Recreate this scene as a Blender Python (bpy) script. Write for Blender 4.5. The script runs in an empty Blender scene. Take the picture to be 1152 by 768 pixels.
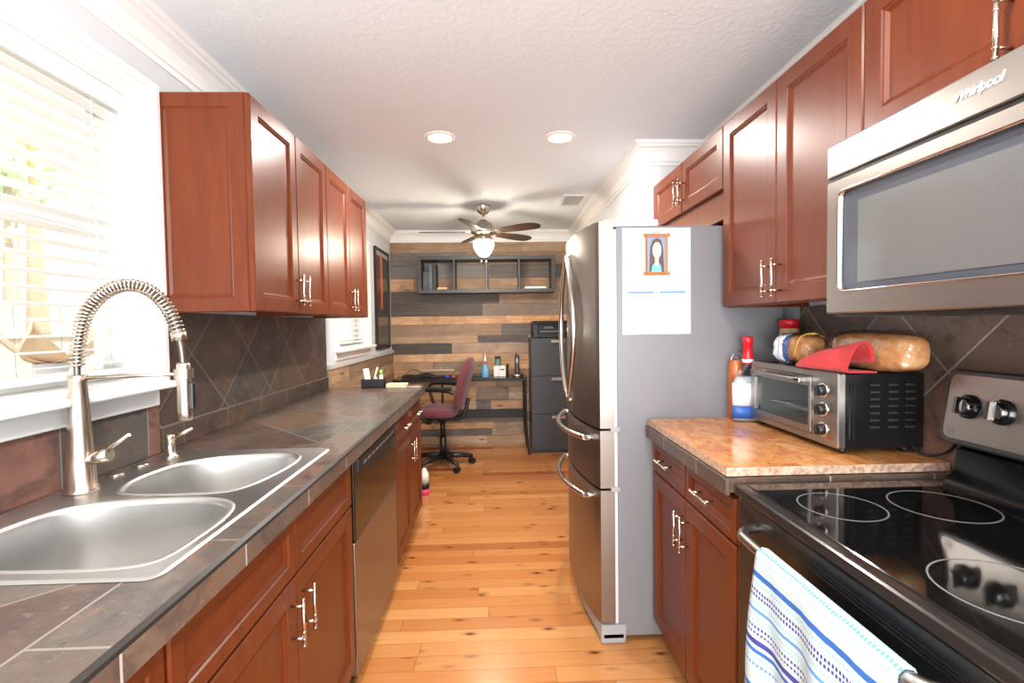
import bpy, bmesh, math, random
from mathutils import Vector, Matrix
random.seed(7)
C = bpy.context.scene
COL = C.collection
PI = math.pi

# ------------------------------------------------------------------ camera
F_PX, PITCH, YAW, ROLL, EYE = 546.47, -0.0343, 0.032, -0.0139, 1.40
cd = bpy.data.cameras.new('camera'); cam = bpy.data.objects.new('camera', cd); COL.objects.link(cam)
cd.sensor_width = 36.0; cd.lens = F_PX / 1152 * 36.0; cd.clip_start = 0.02
_f = Vector((math.sin(YAW)*math.cos(PITCH), math.cos(YAW)*math.cos(PITCH), math.sin(PITCH)))
_r = Vector((math.cos(YAW), -math.sin(YAW), 0)); _u = _r.cross(_f)
_r2 = _r*math.cos(ROLL) + _u*math.sin(ROLL); _u2 = _u*math.cos(ROLL) - _r*math.sin(ROLL)
mw = Matrix((_r2, _u2, -_f)).transposed().to_4x4(); mw.translation = (0, 0, EYE)
cam.matrix_world = mw
C.camera = cam

# ------------------------------------------------------------------ world, exposure, daylight
SKY = 1.5
w = bpy.data.worlds.new('world'); C.world = w; w.use_nodes = True
wn = w.node_tree; bg = wn.nodes['Background']
bg.inputs[0].default_value = (0.97, 0.985, 1.0, 1); bg.inputs[1].default_value = SKY
C.view_settings.view_transform = 'Standard'; C.view_settings.look = 'None'
C.view_settings.exposure = 0.5; C.view_settings.gamma = 1.0; C.view_settings.use_curve_mapping = False
C.cycles.use_denoising = True
C.cycles.max_bounces = 10; C.cycles.diffuse_bounces = 5; C.cycles.glossy_bounces = 4
C.cycles.transparent_max_bounces = 16
C.cycles.caustics_reflective = False; C.cycles.caustics_refractive = False
C.cycles.sample_clamp_indirect = 6.0


CAN_W, FAN_E, REAR_FILL_W = 20.0, 80.0, 160.0

def area(name, loc, direction, sx, sy, power, color=(1, 1, 1), portal=False):
    l = bpy.data.lights.new(name, 'AREA'); l.shape = 'RECTANGLE'; l.size = sx; l.size_y = sy
    l.energy = power; l.color = color
    if portal: l.cycles.is_portal = True
    o = bpy.data.objects.new(name, l); COL.objects.link(o); o.location = loc
    o.rotation_euler = Vector(direction).to_track_quat('-Z', 'Y').to_euler()
    return o
area('rear_fill_light', (0.05, -2.30, 1.12), (0, 1, 0.42), 2.28, 2.1, REAR_FILL_W, (0.93, 0.97, 1.0))  # added soft frontal fill behind the camera, works like a bounced flash
sl = bpy.data.lights.new('sun', 'SUN'); sl.energy = 3.0; sl.angle = 0.01; sl.color = (1.0, 0.95, 0.86)
so = bpy.data.objects.new('sun', sl); COL.objects.link(so); so.rotation_euler = Vector((-0.62, 0.12, -0.78)).to_track_quat('-Z', 'Y').to_euler()
area('portal_sink_window', (-1.36, 1.11, 1.70), (1, 0, 0), 1.12, 0.95, 1, portal=True)
area('portal_far_window', (-1.36, 4.10, 1.66), (1, 0, 0), 0.8, 0.85, 1, portal=True)

# ------------------------------------------------------------------ helpers
def lin(r, g, b):
    f = lambda c: (c/255/12.92) if c/255 <= 0.04045 else ((c/255+0.055)/1.055)**2.4
    return (f(r), f(g), f(b), 1.0)

class MB:
    """collects shapes in one bmesh"""
    def __init__(s): s.b = bmesh.new(); s.mi = 0; s.sm = []
    def _quad(s, vs, smooth=False):
        try:
            f = s.b.faces.new(vs)
        except ValueError:
            return None
        f.material_index = s.mi; f.smooth = smooth
        return f
    def box(s, x0, x1, y0, y1, z0, z1, bev=0.0, seg=2, rot=None):
        if x1 < x0: x0, x1 = x1, x0
        if y1 < y0: y0, y1 = y1, y0
        if z1 < z0: z0, z1 = z1, z0
        t = bmesh.new(); bmesh.ops.create_cube(t, size=1)
        for v in t.verts:
            v.co = Vector(((x0+x1)/2 + v.co.x*(x1-x0), (y0+y1)/2 + v.co.y*(y1-y0), (z0+z1)/2 + v.co.z*(z1-z0)))
        if bev > 0:
            bev = min(bev, 0.49*min(x1-x0, y1-y0, z1-z0))
            bmesh.ops.bevel(t, geom=list(t.edges), offset=bev, segments=seg, affect='EDGES', profile=0.5)
        if rot is not None:
            c, M = rot
            bmesh.ops.transform(t, matrix=Matrix.Translation(c) @ M.to_4x4() @ Matrix.Translation(-Vector(c)), verts=t.verts)
        s.merge(t); return s
    def merge(s, t, smooth=None):
        m = {}
        for v in t.verts: m[v] = s.b.verts.new(v.co)
        for f in t.faces:
            q = s._quad([m[v] for v in f.verts], f.smooth if smooth is None else smooth)
        t.free()
    def ring_stack(s, rings, closed=True, cap0=True, cap1=True, smooth=True):
        vs = [[s.b.verts.new(p) for p in r] for r in rings]
        n = len(vs[0])
        for a, b in zip(vs, vs[1:]):
            for i in range(n if closed else n-1):
                j = (i+1) % n
                s._quad([a[i], a[j], b[j], b[i]], smooth)
        if cap0: s._quad(list(reversed(vs[0])))
        if cap1: s._quad(vs[-1])
        return s
    def lathe(s, prof, c=(0, 0, 0), n=24, axis='Z', cap0=True, cap1=True, smooth=True):
        c = Vector(c); rings = []
        for r, z in prof:
            r = max(r, 1e-4); ring = []
            for i in range(n):
                a = 2*PI*i/n; x, y = r*math.cos(a), r*math.sin(a)
                p = Vector((x, y, z)) if axis == 'Z' else (Vector((z, x, y)) if axis == 'X' else Vector((y, z, x)))
                ring.append(c + p)
            rings.append(ring)
        return s.ring_stack(rings, True, cap0, cap1, smooth)
    def tube(s, pts, r, n=10, caps=True, closed=False):
        pts = [Vector(p) for p in pts]; N = len(pts); rings = []
        rad = r if isinstance(r, (list, tuple)) else [r]*N
        prev = None
        for i, p in enumerate(pts):
            if closed: t = pts[(i+1) % N] - pts[i-1]
            else: t = pts[min(i+1, N-1)] - pts[max(i-1, 0)]
            t.normalize()
            if prev is None:
                a = Vector((0, 0, 1)) if abs(t.z) < 0.9 else Vector((1, 0, 0))
                u = t.cross(a).normalized()
            else:
                u = (prev - t*prev.dot(t)).normalized()
            prev = u; v = t.cross(u)
            rings.append([p + (u*math.cos(2*PI*k/n) + v*math.sin(2*PI*k/n))*rad[i] for k in range(n)])
        if closed:
            rings.append(rings[0])
            return s.ring_stack(rings, True, False, False)
        return s.ring_stack(rings, True, caps, caps)
    def cyl(s, p0, p1, r0, r1=None, n=16):
        return s.tube([p0, p1], [r0, r0 if r1 is None else r1], n)
    def prism(s, poly, axis, lo, hi, smooth=False):
        """poly in the two other axes (order X,Y,Z with `axis` removed), extruded from lo to hi"""
        def P(a, b, w):
            return {'X': (w, a, b), 'Y': (a, w, b), 'Z': (a, b, w)}[axis]
        return s.ring_stack([[P(a, b, lo) for a, b in poly], [P(a, b, hi) for a, b in poly]], True, True, True, smooth)
    def surf(s, fn, nu, nv, smooth=True):
        vs = [[s.b.verts.new(fn(i/nu, j/nv)) for j in range(nv+1)] for i in range(nu+1)]
        for i in range(nu):
            for j in range(nv):
                s._quad([vs[i][j], vs[i+1][j], vs[i+1][j+1], vs[i][j+1]], smooth)
        return s
    def panel(s, o, U, V, W, wd, ht, t, fw=0.055, dep=0.010):
        """framed cabinet door: origin corner o, axes U (width) V (height) W (outwards)"""
        o, U, V, W = map(Vector, (o, U, V, W)); rings = []
        for ins, h in ((0, 0), (0, t-0.004), (0.004, t), (fw, t), (fw+0.003, t-0.004), (fw+0.007, t-0.003), (fw+0.016, t-dep)):
            rings.append([o + U*a + V*b + W*h for a, b in ((ins, ins), (wd-ins, ins), (wd-ins, ht-ins), (ins, ht-ins))])
        return s.ring_stack(rings, True, True, True, False)
    def build(s, name, m=None, parent=None, local=False):
        bmesh.ops.recalc_face_normals(s.b, faces=s.b.faces)
        if parent is not None and not local:
            off = -root_of(parent)
            bmesh.ops.translate(s.b, verts=s.b.verts, vec=off)
        me = bpy.data.meshes.new(name); s.b.to_mesh(me); s.b.free()
        ms = m if isinstance(m, (list, tuple)) else [m]
        for x in ms:
            if x is not None: me.materials.append(x)
        o = bpy.data.objects.new(name, me); COL.objects.link(o)
        if parent is not None: o.parent = parent
        return o
def root_of(o):
    p = Vector((0, 0, 0))
    while o is not None:
        p += Vector(o.location); o = o.parent
    return p
def tag(o, label=None, cat=None, group=None, kind=None):
    if label: o['label'] = label
    if cat: o['category'] = cat
    if group: o['group'] = group
    if kind: o['kind'] = kind
    return o
def thing(name, label, cat, loc=(0, 0, 0), rz=0, group=None):
    o = bpy.data.objects.new(name, None); COL.objects.link(o); o.empty_display_size = 0.05
    o.location = loc; o.rotation_euler = (0, 0, rz)
    return tag(o, label, cat, group)
def struct(name, mb, m, label=None):
    return tag(mb.build(name, m), label, None, None, 'structure')
def catmull(P, n=8, closed=True):
    P = [Vector(p) for p in P]; N = len(P); out = []
    for i in range(N if closed else N-1):
        if closed: a, b, c, d = P[i-1], P[i], P[(i+1) % N], P[(i+2) % N]
        else: a, b, c, d = P[max(i-1, 0)], P[i], P[i+1], P[min(i+2, N-1)]
        for k in range(n):
            t = k/n
            out.append(0.5*((2*b) + (c-a)*t + (2*a-5*b+4*c-d)*t*t + (3*b-a-3*c+d)*t*t*t))
    if not closed: out.append(P[-1])
    return out
def rrect(x0, x1, y0, y1, r, n=5):
    out = []
    for cx, cy, a0 in ((x1-r, y1-r, 0), (x0+r, y1-r, 90), (x0+r, y0+r, 180), (x1-r, y0+r, 270)):
        for k in range(n+1):
            a = math.radians(a0 + 90*k/n); out.append((cx + r*math.cos(a), cy + r*math.sin(a)))
    return out
def text_mesh(txt, size, extrude, shear=0.0, spacing=1.0, bevel=0.0):
    cu = bpy.data.curves.new('lettering', 'FONT'); cu.body = txt; cu.size = size; cu.extrude = extrude
    cu.shear = shear; cu.space_character = spacing; cu.align_x = 'CENTER'; cu.align_y = 'CENTER'; cu.bevel_depth = bevel
    o = bpy.data.objects.new('lettering', cu); COL.objects.link(o)
    dg = bpy.context.evaluated_depsgraph_get()
    me = bpy.data.meshes.new_from_object(o.evaluated_get(dg))
    bpy.data.objects.remove(o); bpy.data.curves.remove(cu)
    return me
def add_text(mb, txt, size, extrude, M, **k):
    me = text_mesh(txt, size, extrude, **k)
    t = bmesh.new(); t.from_mesh(me); bmesh.ops.transform(t, matrix=M, verts=t.verts); mb.merge(t); bpy.data.meshes.remove(me)

# ------------------------------------------------------------------ materials
class MT:
    def __init__(s, name):
        s.m = bpy.data.materials.new(name); s.m.use_nodes = True; s.t = s.m.node_tree
        s.p = s.t.nodes['Principled BSDF']; s.out = s.t.nodes['Material Output']; s._c = None
    def n(s, typ, **a):
        x = s.t.nodes.new(typ)
        for k, v in a.items(): setattr(x, k, v)
        return x
    def l(s, a, b): s.t.links.new(a, b)
    def put(s, sock, v):
        if hasattr(v, 'node'): s.l(v, sock)
        else:
            if isinstance(v, (tuple, list)) and len(v) == 3 and sock.type == 'RGBA': v = (*v, 1)
            sock.default_value = v
    def co(s):
        if s._c is None: s._c = s.n('ShaderNodeNewGeometry').outputs['Position']
        return s._c
    def mth(s, op, a, b=0.0, c=0.0):
        x = s.n('ShaderNodeMath', operation=op)
        s.put(x.inputs[0], a); s.put(x.inputs[1], b); s.put(x.inputs[2], c); return x.outputs[0]
    def xyz(s, v):
        x = s.n('ShaderNodeSeparateXYZ'); s.l(v, x.inputs[0]); return x.outputs
    def vec(s, a, b, c=0.0):
        x = s.n('ShaderNodeCombineXYZ'); s.put(x.inputs[0], a); s.put(x.inputs[1], b); s.put(x.inputs[2], c); return x.outputs[0]
    def map(s, v, sc=(1, 1, 1), rot=(0, 0, 0), loc=(0, 0, 0)):
        x = s.n('ShaderNodeMapping'); s.l(v, x.inputs[0]); x.inputs['Scale'].default_value = sc
        x.inputs['Rotation'].default_value = rot; x.inputs['Location'].default_value = loc; return x.outputs[0]
    def noise(s, v, scale, detail=3, rough=0.55, dist=0.0):
        x = s.n('ShaderNodeTexNoise'); s.l(v, x.inputs['Vector']); x.inputs['Scale'].default_value = scale
        x.inputs['Detail'].default_value = detail; x.inputs['Roughness'].default_value = rough; x.inputs['Distortion'].default_value = dist
        return x.outputs['Fac']
    def white(s, v):
        x = s.n('ShaderNodeTexWhiteNoise'); s.l(v, x.inputs['Vector']); return x.outputs['Value']
    def voro(s, v, scale, feat='F1'):
        x = s.n('ShaderNodeTexVoronoi', feature=feat); s.l(v, x.inputs['Vector']); x.inputs['Scale'].default_value = scale; return x.outputs['Distance']
    def ramp(s, f, stops, mode='LINEAR'):
        x = s.n('ShaderNodeValToRGB'); s.l(f, x.inputs[0]); r = x.color_ramp; r.interpolation = mode
        while len(r.elements) > 1: r.elements.remove(r.elements[-1])
        r.elements[0].position = stops[0][0]; r.elements[0].color = stops[0][1]
        for p, c in stops[1:]:
            e = r.elements.new(p); e.color = c
        return x.outputs[0]
    def mix(s, f, a, b, blend='MIX'):
        x = s.n('ShaderNodeMix', data_type='RGBA', blend_type=blend)
        s.put(x.inputs[0], f); s.put(x.inputs[6], a); s.put(x.inputs[7], b); return x.outputs[2]
    def bump(s, h, strength=0.2, dist=0.005):
        x = s.n('ShaderNodeBump'); s.l(h, x.inputs['Height']); x.inputs['Strength'].default_value = strength; x.inputs['Distance'].default_value = dist
        s.l(x.outputs[0], s.p.inputs['Normal'])
    def set(s, **k):
        names = dict(col='Base Color', rough='Roughness', metal='Metallic', coat='Coat Weight', coatr='Coat Roughness', spec='Specular IOR Level',
                     aniso='Anisotropic', sheen='Sheen Weight', emis='Emission Color', emis_s='Emission Strength', trans='Transmission Weight', ior='IOR', alpha='Alpha', sss='Subsurface Weight')
        for a, v in k.items(): s.put(s.p.inputs[names[a]], v)
        return s.m
def plain(name, col, rough=0.5, **k):
    m = MT(name); return m.set(col=lin(*col), rough=rough, **k)

def wood_mat(name, c0, c1, rough=0.25, coat=0.5, axis=2):
    m = MT(name); sc = [9, 9, 9]; sc[axis] = 0.9
    g = m.noise(m.map(m.co(), sc), 3.0, 5, 0.6, 0.6)
    f = [70, 70, 70]; f[axis] = 3
    g2 = m.noise(m.map(m.co(), f), 2.0, 2)
    c = m.ramp(g, [(0.15, c0), (0.85, c1)])
    c = m.mix(0.15, c, m.ramp(g2, [(0.35, c0), (0.65, c1)]))
    m.set(col=c, rough=rough, coat=coat, coatr=0.16, spec=0.27)
    return m.m
cherry = wood_mat('cherry_wood', (0.088, 0.0168, 0.0052, 1), (0.165, 0.0355, 0.0092, 1), 0.32, 0.04)
cherry_in = plain('dark_toe_kick_wood', (70, 32, 22), 0.5)  # plain darker brown used on the toe kicks
white_trim = plain('white_trim_paint', (240, 239, 236), 0.35)
white_plas = plain('white_plastic', (238, 238, 235), 0.35)
def brushed(name, c, rough, axis=2, aniso=0.5):
    m = MT(name); sc = [400, 400, 400]; sc[axis] = 4
    g = m.noise(m.map(m.co(), sc), 1.0, 2)
    m.set(col=m.mix(m.mth('MULTIPLY', g, 0.25), lin(*c), lin(*[int(x*0.75) for x in c])), metal=1.0, rough=m.mth('MULTIPLY_ADD', g, 0.10, rough), aniso=aniso)
    return m.m
steel = brushed('brushed_stainless_steel', (172, 167, 161), 0.26, 1)
steel_v = brushed('brushed_stainless_steel_upright', (156, 148, 140), 0.30, 2)
sink_steel = brushed('satin_sink_steel', (205, 204, 202), 0.30, 0)
nickel = plain('brushed_nickel', (205, 194, 180), 0.24, metal=1.0)
chrome = plain('polished_chrome', (225, 222, 218), 0.10, metal=1.0)
fridge_side = plain('grey_fridge_paint', (118, 118, 122), 0.34)
black_glass = plain('black_ceramic_glass', (10, 10, 11), 0.06, spec=0.6)
black_enamel = plain('black_enamel', (18, 18, 19), 0.16)
black_plas = plain('black_plastic', (22, 22, 23), 0.38)
char_plas = plain('charcoal_plastic', (52, 52, 54), 0.42)
black_metal = plain('black_painted_metal', (20, 19, 18), 0.55)
grey_plas = plain('grey_plastic', (150, 150, 152), 0.4)
def glass_mat(name, tint=(1, 1, 1, 1), rough=0.0, refl=1.0):
    m = MT(name); m.t.nodes.remove(m.p)
    tr = m.n('ShaderNodeBsdfTransparent'); tr.inputs[0].default_value = tint
    gl = m.n('ShaderNodeBsdfGlossy'); gl.inputs['Roughness'].default_value = rough
    lw = m.n('ShaderNodeLayerWeight'); lw.inputs[0].default_value = 0.5      # Schlick reflectance, same from both faces of a thin sheet
    fr = m.mth('MULTIPLY_ADD', m.mth('POWER', lw.outputs['Facing'], 5.0), 0.96, 0.04)
    mx = m.n('ShaderNodeMixShader'); m.l(m.mth('MINIMUM', m.mth('MULTIPLY', fr, refl), 1.0), mx.inputs[0])
    m.l(tr.outputs[0], mx.inputs[1]); m.l(gl.outputs[0], mx.inputs[2]); m.l(mx.outputs[0], m.out.inputs[0])
    return m.m
win_glass = glass_mat('window_glass')
oven_glass = glass_mat('smoked_oven_glass', (0.72, 0.76, 0.75, 1), 0.02, 1.6)
desk_glass = glass_mat('desk_glass', (0.78, 0.84, 0.82, 1), 0.02)
clear_plas = glass_mat('clear_plastic', (0.93, 0.93, 0.93, 1), 0.08)
bag_plas = glass_mat('clear_bag_film', (0.96, 0.96, 0.96, 1), 0.14, 1.6)

def paint(name, col, rough, bs, bstr):
    m = MT(name); h = m.noise(m.co(), bs, 4, 0.6, 0.4); m.bump(h, bstr, 0.004); return m.set(col=lin(*col), rough=rough)
ceil_m = paint('textured_ceiling_paint', (228, 235, 240), 0.85, 42, 0.55)
wall_m = paint('pale_grey_wall_paint', (214, 217, 220), 0.75, 90, 0.05)

# slate tiles in a chosen plane
SLATE = [(0.0, lin(52, 48, 47)), (0.16, lin(92, 80, 74)), (0.30, lin(120, 80, 64)), (0.42, lin(70, 68, 66)), (0.54, lin(112, 94, 80)), (0.66, lin(80, 64, 58)), (0.78, lin(86, 88, 84)), (0.90, lin(132, 98, 72)), (1.0, lin(70, 58, 55))]
def slate(name, plane, su, sv, rot=0.0, off=(0, 0), grout=(150, 146, 140), gw=0.004, rough=0.32, gain=1.0, border=None, seed=0.0, laid=None):
    """border = (axis_output_index, edge coordinate, +1/-1): beyond it straight border tiles are laid"""
    m = MT(name); o = m.xyz(m.co()); a, b = {'xy': (0, 1), 'yz': (1, 2), 'xz': (0, 2)}[plane]
    u, v = o[a], o[b]
    def cells(u, v, su, sv, sd):
        fu, fv = m.mth('DIVIDE', u, su), m.mth('DIVIDE', v, sv)
        iu, iv = m.mth('FLOOR', fu), m.mth('FLOOR', fv)
        ru, rv = m.mth('FRACT', fu), m.mth('FRACT', fv)
        eu = m.mth('MULTIPLY', m.mth('MINIMUM', ru, m.mth('SUBTRACT', 1.0, ru)), su)
        ev = m.mth('MULTIPLY', m.mth('MINIMUM', rv, m.mth('SUBTRACT', 1.0, rv)), sv)
        e = m.mth('MINIMUM', eu, ev)
        return m.mth('LESS_THAN', e, gw*0.5), m.white(m.vec(iu, iv, sd)), e
    cr, sr = math.cos(rot), math.sin(rot)
    uu = m.mth('ADD', m.mth('MULTIPLY', m.mth('SUBTRACT', u, off[0]), cr), m.mth('MULTIPLY', m.mth('SUBTRACT', v, off[1]), sr))
    vv = m.mth('SUBTRACT', m.mth('MULTIPLY', m.mth('SUBTRACT', v, off[1]), cr), m.mth('MULTIPLY', m.mth('SUBTRACT', u, off[0]), sr))
    g, rnd, e = cells(uu, vv, su, sv, 1.3+seed)
    if border:
        ax, edge, sgn, bl = border
        d = m.mth('MULTIPLY', m.mth('SUBTRACT', u if ax == 0 else v, edge), sgn)
        inb = m.mth('GREATER_THAN', d, 0.0)
        along = v if ax == 0 else u
        g2, rnd2, _ = cells(along, m.mth('ADD', m.mth('MULTIPLY', d, 1.0), 0.0), bl, 3.0, 7.7+seed)
        line = m.mth('LESS_THAN', m.mth('ABSOLUTE', d), gw*0.5)
        g2 = m.mth('MAXIMUM', g2, line)
        g = m.mth('ADD', m.mth('MULTIPLY', g, m.mth('SUBTRACT', 1.0, inb)), m.mth('MULTIPLY', g2, inb))
        g = m.mth('MAXIMUM', g, line)
        rnd = m.mth('ADD', m.mth('MULTIPLY', rnd, m.mth('SUBTRACT', 1.0, inb)), m.mth('MULTIPLY', rnd2, inb))
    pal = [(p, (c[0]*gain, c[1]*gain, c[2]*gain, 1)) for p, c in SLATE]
    base = m.ramp(rnd, pal)
    if laid:      # named tile colours along the row, first edge and tile width given
        base = m.ramp(m.mth('DIVIDE', m.mth('SUBTRACT', u, laid[0]), laid[1]*len(laid[2])), [(k/len(laid[2]), lin(*c)) for k, c in enumerate(laid[2])], 'CONSTANT')
    n1 = m.noise(m.co(), 7.0, 5, 0.65, 0.8); n2 = m.noise(m.map(m.co(), (1, 1, 1), (0, 0, 0), (5, 3, 1)), 26.0, 4, 0.6, 0.5)
    shift = m.ramp(m.mth('ADD', m.mth('MULTIPLY', rnd, 0.5), m.mth('MULTIPLY', n1, 0.6)), pal)
    c = m.mix(0.35, base, shift)
    c = m.mix(m.mth('MULTIPLY', n2, 0.55), c, m.mix(0.5, c, (0.10*gain, 0.085*gain, 0.07*gain, 1)))
    n3 = m.noise(m.map(m.co(), (1, 1, 1), (0, 0, 0), (2, 7, 4)), 3.6, 6, 0.7, 1.4)
    c = m.mix(m.ramp(n1, [(0.54, (0, 0, 0, 1)), (0.66, (0.6, 0.6, 0.6, 1))]), c, lin(126, 90, 66))
    c = m.mix(m.ramp(n3, [(0.52, (0, 0, 0, 1)), (0.60, (0.55, 0.55, 0.55, 1)), (0.72, (0.1, 0.1, 0.1, 1))]), c, lin(52, 47, 45))
    fl = m.noise(m.map(m.co(), (1, 1, 1), (0, 0, 0), (9, 9, 9)), 60, 5, 0.75)
    c = m.mix(m.ramp(fl, [(0.60, (0, 0, 0, 1)), (0.70, (0.5, 0.5, 0.5, 1))]), c, lin(150, 138, 126))
    c = m.mix(g, c, lin(*grout))
    m.bump(m.mth('SUBTRACT', m.mth('ADD', m.mth('MULTIPLY', n1, 0.6), m.mth('MULTIPLY', n2, 0.3)), m.mth('MULTIPLY', g, 0.5)), 0.35, 0.006)
    m.set(col=c, rough=m.mth('MULTIPLY_ADD', n2, 0.22, rough))
    return m.m
D45 = PI/4
slate_top_l = slate('slate_counter_tiles', 'xy', 0.33, 0.33, D45, (-0.9, 2.05), border=(0, -0.642, 1, 0.33), gw=0.005, rough=0.20, gain=1.0, grout=(128, 120, 112))
slate_edge_l = slate('slate_edge_tiles', 'yz', 0.33, 4.0, 0, (0, -1), gw=0.005, rough=0.3, gain=1.0, grout=(175, 170, 163))
slate_wall_row = slate('slate_backsplash_row', 'yz', 0.33, 4.0, 0, (1.345, -1), gw=0.005, rough=0.42, gain=1.2, seed=3.0, laid=(0.685, 0.33, [(112, 104, 98), (146, 92, 78), (96, 96, 92), (150, 98, 82)]))
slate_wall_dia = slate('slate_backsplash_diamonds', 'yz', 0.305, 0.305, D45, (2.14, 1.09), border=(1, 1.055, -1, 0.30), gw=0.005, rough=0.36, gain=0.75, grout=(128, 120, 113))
slate_wall_r = slate('slate_backsplash_right', 'yz', 0.305, 0.305, D45, (1.36, 1.245), gw=0.005, rough=0.36, gain=1.35, grout=(158, 156, 152), seed=6.0)
slate_top_r = slate('slate_counter_right', 'xy', 0.30, 0.30, 0, (0.63, 0), gw=0.005, rough=0.25, gain=0.8)
slate_edge_r = slate('slate_edge_right', 'yz', 0.30, 4.0, 0, (0.02, -1), gw=0.005, rough=0.3, gain=0.75)
bevel_dark = plain('dark_slate_bevel', (40, 36, 34), 0.35)

def granite_mat():
    m = MT('tan_granite')
    v = m.map(m.co(), (1, 0.55, 1), (0, 0, 0.6))
    a = m.noise(v, 16, 8, 0.7, 1.2); b = m.noise(m.map(m.co(), (1, 1, 1), (0, 0, 0), (3, 1, 2)), 90, 4, 0.7); d = m.noise(v, 5, 4, 0.6, 1.5)
    c = m.ramp(a, [(0.25, lin(120, 66, 44)), (0.42, lin(190, 118, 64)), (0.55, lin(212, 150, 88)), (0.72, lin(222, 176, 122))])
    c = m.mix(m.ramp(b, [(0.52, (0, 0, 0, 1)), (0.7, (0.7, 0.7, 0.7, 1))]), c, lin(130, 84, 62))
    c = m.mix(m.ramp(d, [(0.55, (0, 0, 0, 1)), (0.8, (0.35, 0.35, 0.35, 1))]), c, lin(216, 168, 132))
    return m.set(col=c, rough=0.14, spec=0.5)
granite = granite_mat()
def granite_cut():
    m = MT('cut_granite_edge'); b = m.noise(m.co(), 70, 4, 0.7)
    return m.set(col=m.ramp(b, [(0.35, lin(150, 112, 92)), (0.65, lin(214, 184, 160))]), rough=0.55)
granite_e = granite_cut()

def floor_mat():
    m = MT('knotty_pine_floor'); o = m.xyz(m.co()); W = 0.088
    row = m.mth('FLOOR', m.mth('DIVIDE', o[1], W)); ry = m.mth('FRACT', m.mth('DIVIDE', o[1], W))
    sh = m.mth('MULTIPLY', m.white(m.vec(row, 3.1, 0)), 2.0)
    ux = m.mth('DIVIDE', m.mth('ADD', o[0], sh), 1.15); col = m.mth('FLOOR', ux); rx = m.mth('FRACT', ux)
    rnd = m.white(m.vec(row, col, 1.0))
    ey = m.mth('MULTIPLY', m.mth('MINIMUM', ry, m.mth('SUBTRACT', 1.0, ry)), W); ex = m.mth('MULTIPLY', m.mth('MINIMUM', rx, m.mth('SUBTRACT', 1.0, rx)), 1.15)
    gap = m.mth('LESS_THAN', m.mth('MINIMUM', ey, ex), 0.0011)
    base = m.ramp(rnd, [(0.0, lin(180, 114, 60)), (0.2, lin(204, 142, 82)), (0.5, lin(192, 126, 68)), (0.72, lin(214, 158, 98)), (0.9, lin(198, 134, 76)), (0.95, lin(140, 72, 36)), (1.0, lin(130, 66, 32))])
    off = m.vec(m.mth('ADD', o[0], m.mth('MULTIPLY', rnd, 9.0)), m.mth('ADD', o[1], m.mth('MULTIPLY', rnd, 5.0)), 0.0)
    gr = m.noise(m.map(off, (1.6, 26, 1)), 2.2, 5, 0.6, 1.2)
    c = m.mix(m.mth('MULTIPLY', gr, 0.8), base, m.mix(0.7, base, lin(150, 80, 36)))
    vk = m.voro(m.map(off, (3.4, 9.0, 1), (0, 0, 0), (0.3, 0.7, 0)), 1.5)
    k = m.ramp(vk, [(0.06, (1, 1, 1, 1)), (0.13, (0.4, 0.4, 0.4, 1)), (0.26, (0, 0, 0, 1))])
    c = m.mix(k, c, lin(86, 38, 16))
    c = m.mix(m.mth('MULTIPLY', gap, 0.75), c, lin(96, 56, 28))
    m.bump(m.mth('SUBTRACT', m.mth('MULTIPLY', gr, 0.2), gap), 0.12, 0.003)
    return m.set(col=c, rough=0.27, coat=0.15, coatr=0.12)
floor_m = floor_mat()

def plank_mat(name, along):
    m = MT(name); a = m.n('ShaderNodeAttribute', attribute_name='plank'); o = m.co()
    sc = [34, 34, 34]; sc[along] = 1.6
    off = m.n('ShaderNodeVectorMath', operation='MULTIPLY_ADD'); m.l(a.outputs['Color'], off.inputs[0]); off.inputs[1].default_value = (37, 21, 53); m.l(o, off.inputs[2])
    g = m.noise(m.map(off.outputs[0], sc), 1.4, 6, 0.65, 0.9); b = m.noise(off.outputs[0], 5, 4, 0.6, 0.5)
    c = m.mix(m.ramp(g, [(0.32, (0.85, 0.85, 0.85, 1)), (0.6, (0, 0, 0, 1))]), a.outputs['Color'], m.mix(0.62, a.outputs['Color'], lin(48, 36, 28)))
    lt = m.noise(m.map(off.outputs[0], [3.0 if i == along else 60 for i in range(3)]), 1.0, 4, 0.7, 0.6)
    c = m.mix(m.ramp(lt, [(0.54, (0, 0, 0, 1)), (0.68, (0.45, 0.45, 0.45, 1))]), c, m.mix(0.5, a.outputs['Color'], lin(196, 172, 146)))
    c = m.mix(m.ramp(b, [(0.40, (0.75, 0.75, 0.75, 1)), (0.56, (0, 0, 0, 1))]), c, m.mix(0.5, a.outputs['Color'], lin(84, 70, 60)))
    kv = m.voro(m.map(off.outputs[0], [2.2 if i == along else 9 for i in range(3)]), 1.0)
    c = m.mix(m.ramp(kv, [(0.05, (0.8, 0.8, 0.8, 1)), (0.12, (0, 0, 0, 1))]), c, lin(60, 38, 24))
    m.bump(g, 0.25, 0.004)
    return m.set(col=c, rough=0.6)
plank_x = plank_mat('reclaimed_planks_far', 0)
plank_y = plank_mat('reclaimed_planks_side', 1)

def fabric(name, c0, c1, sc=260):
    m = MT(name); g = m.noise(m.co(), sc, 2, 0.6); m.bump(g, 0.35, 0.003)
    return m.set(col=m.ramp(g, [(0.35, lin(*c0)), (0.65, lin(*c1))]), rough=0.9, sheen=0.2)
burgundy = fabric('burgundy_upholstery', (86, 36, 44), (114, 54, 60))

def emis(name, col, s):
    m = MT(name); return m.set(col=(0.8, 0.8, 0.8, 1), emis=(*col, 1), emis_s=s)
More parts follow.
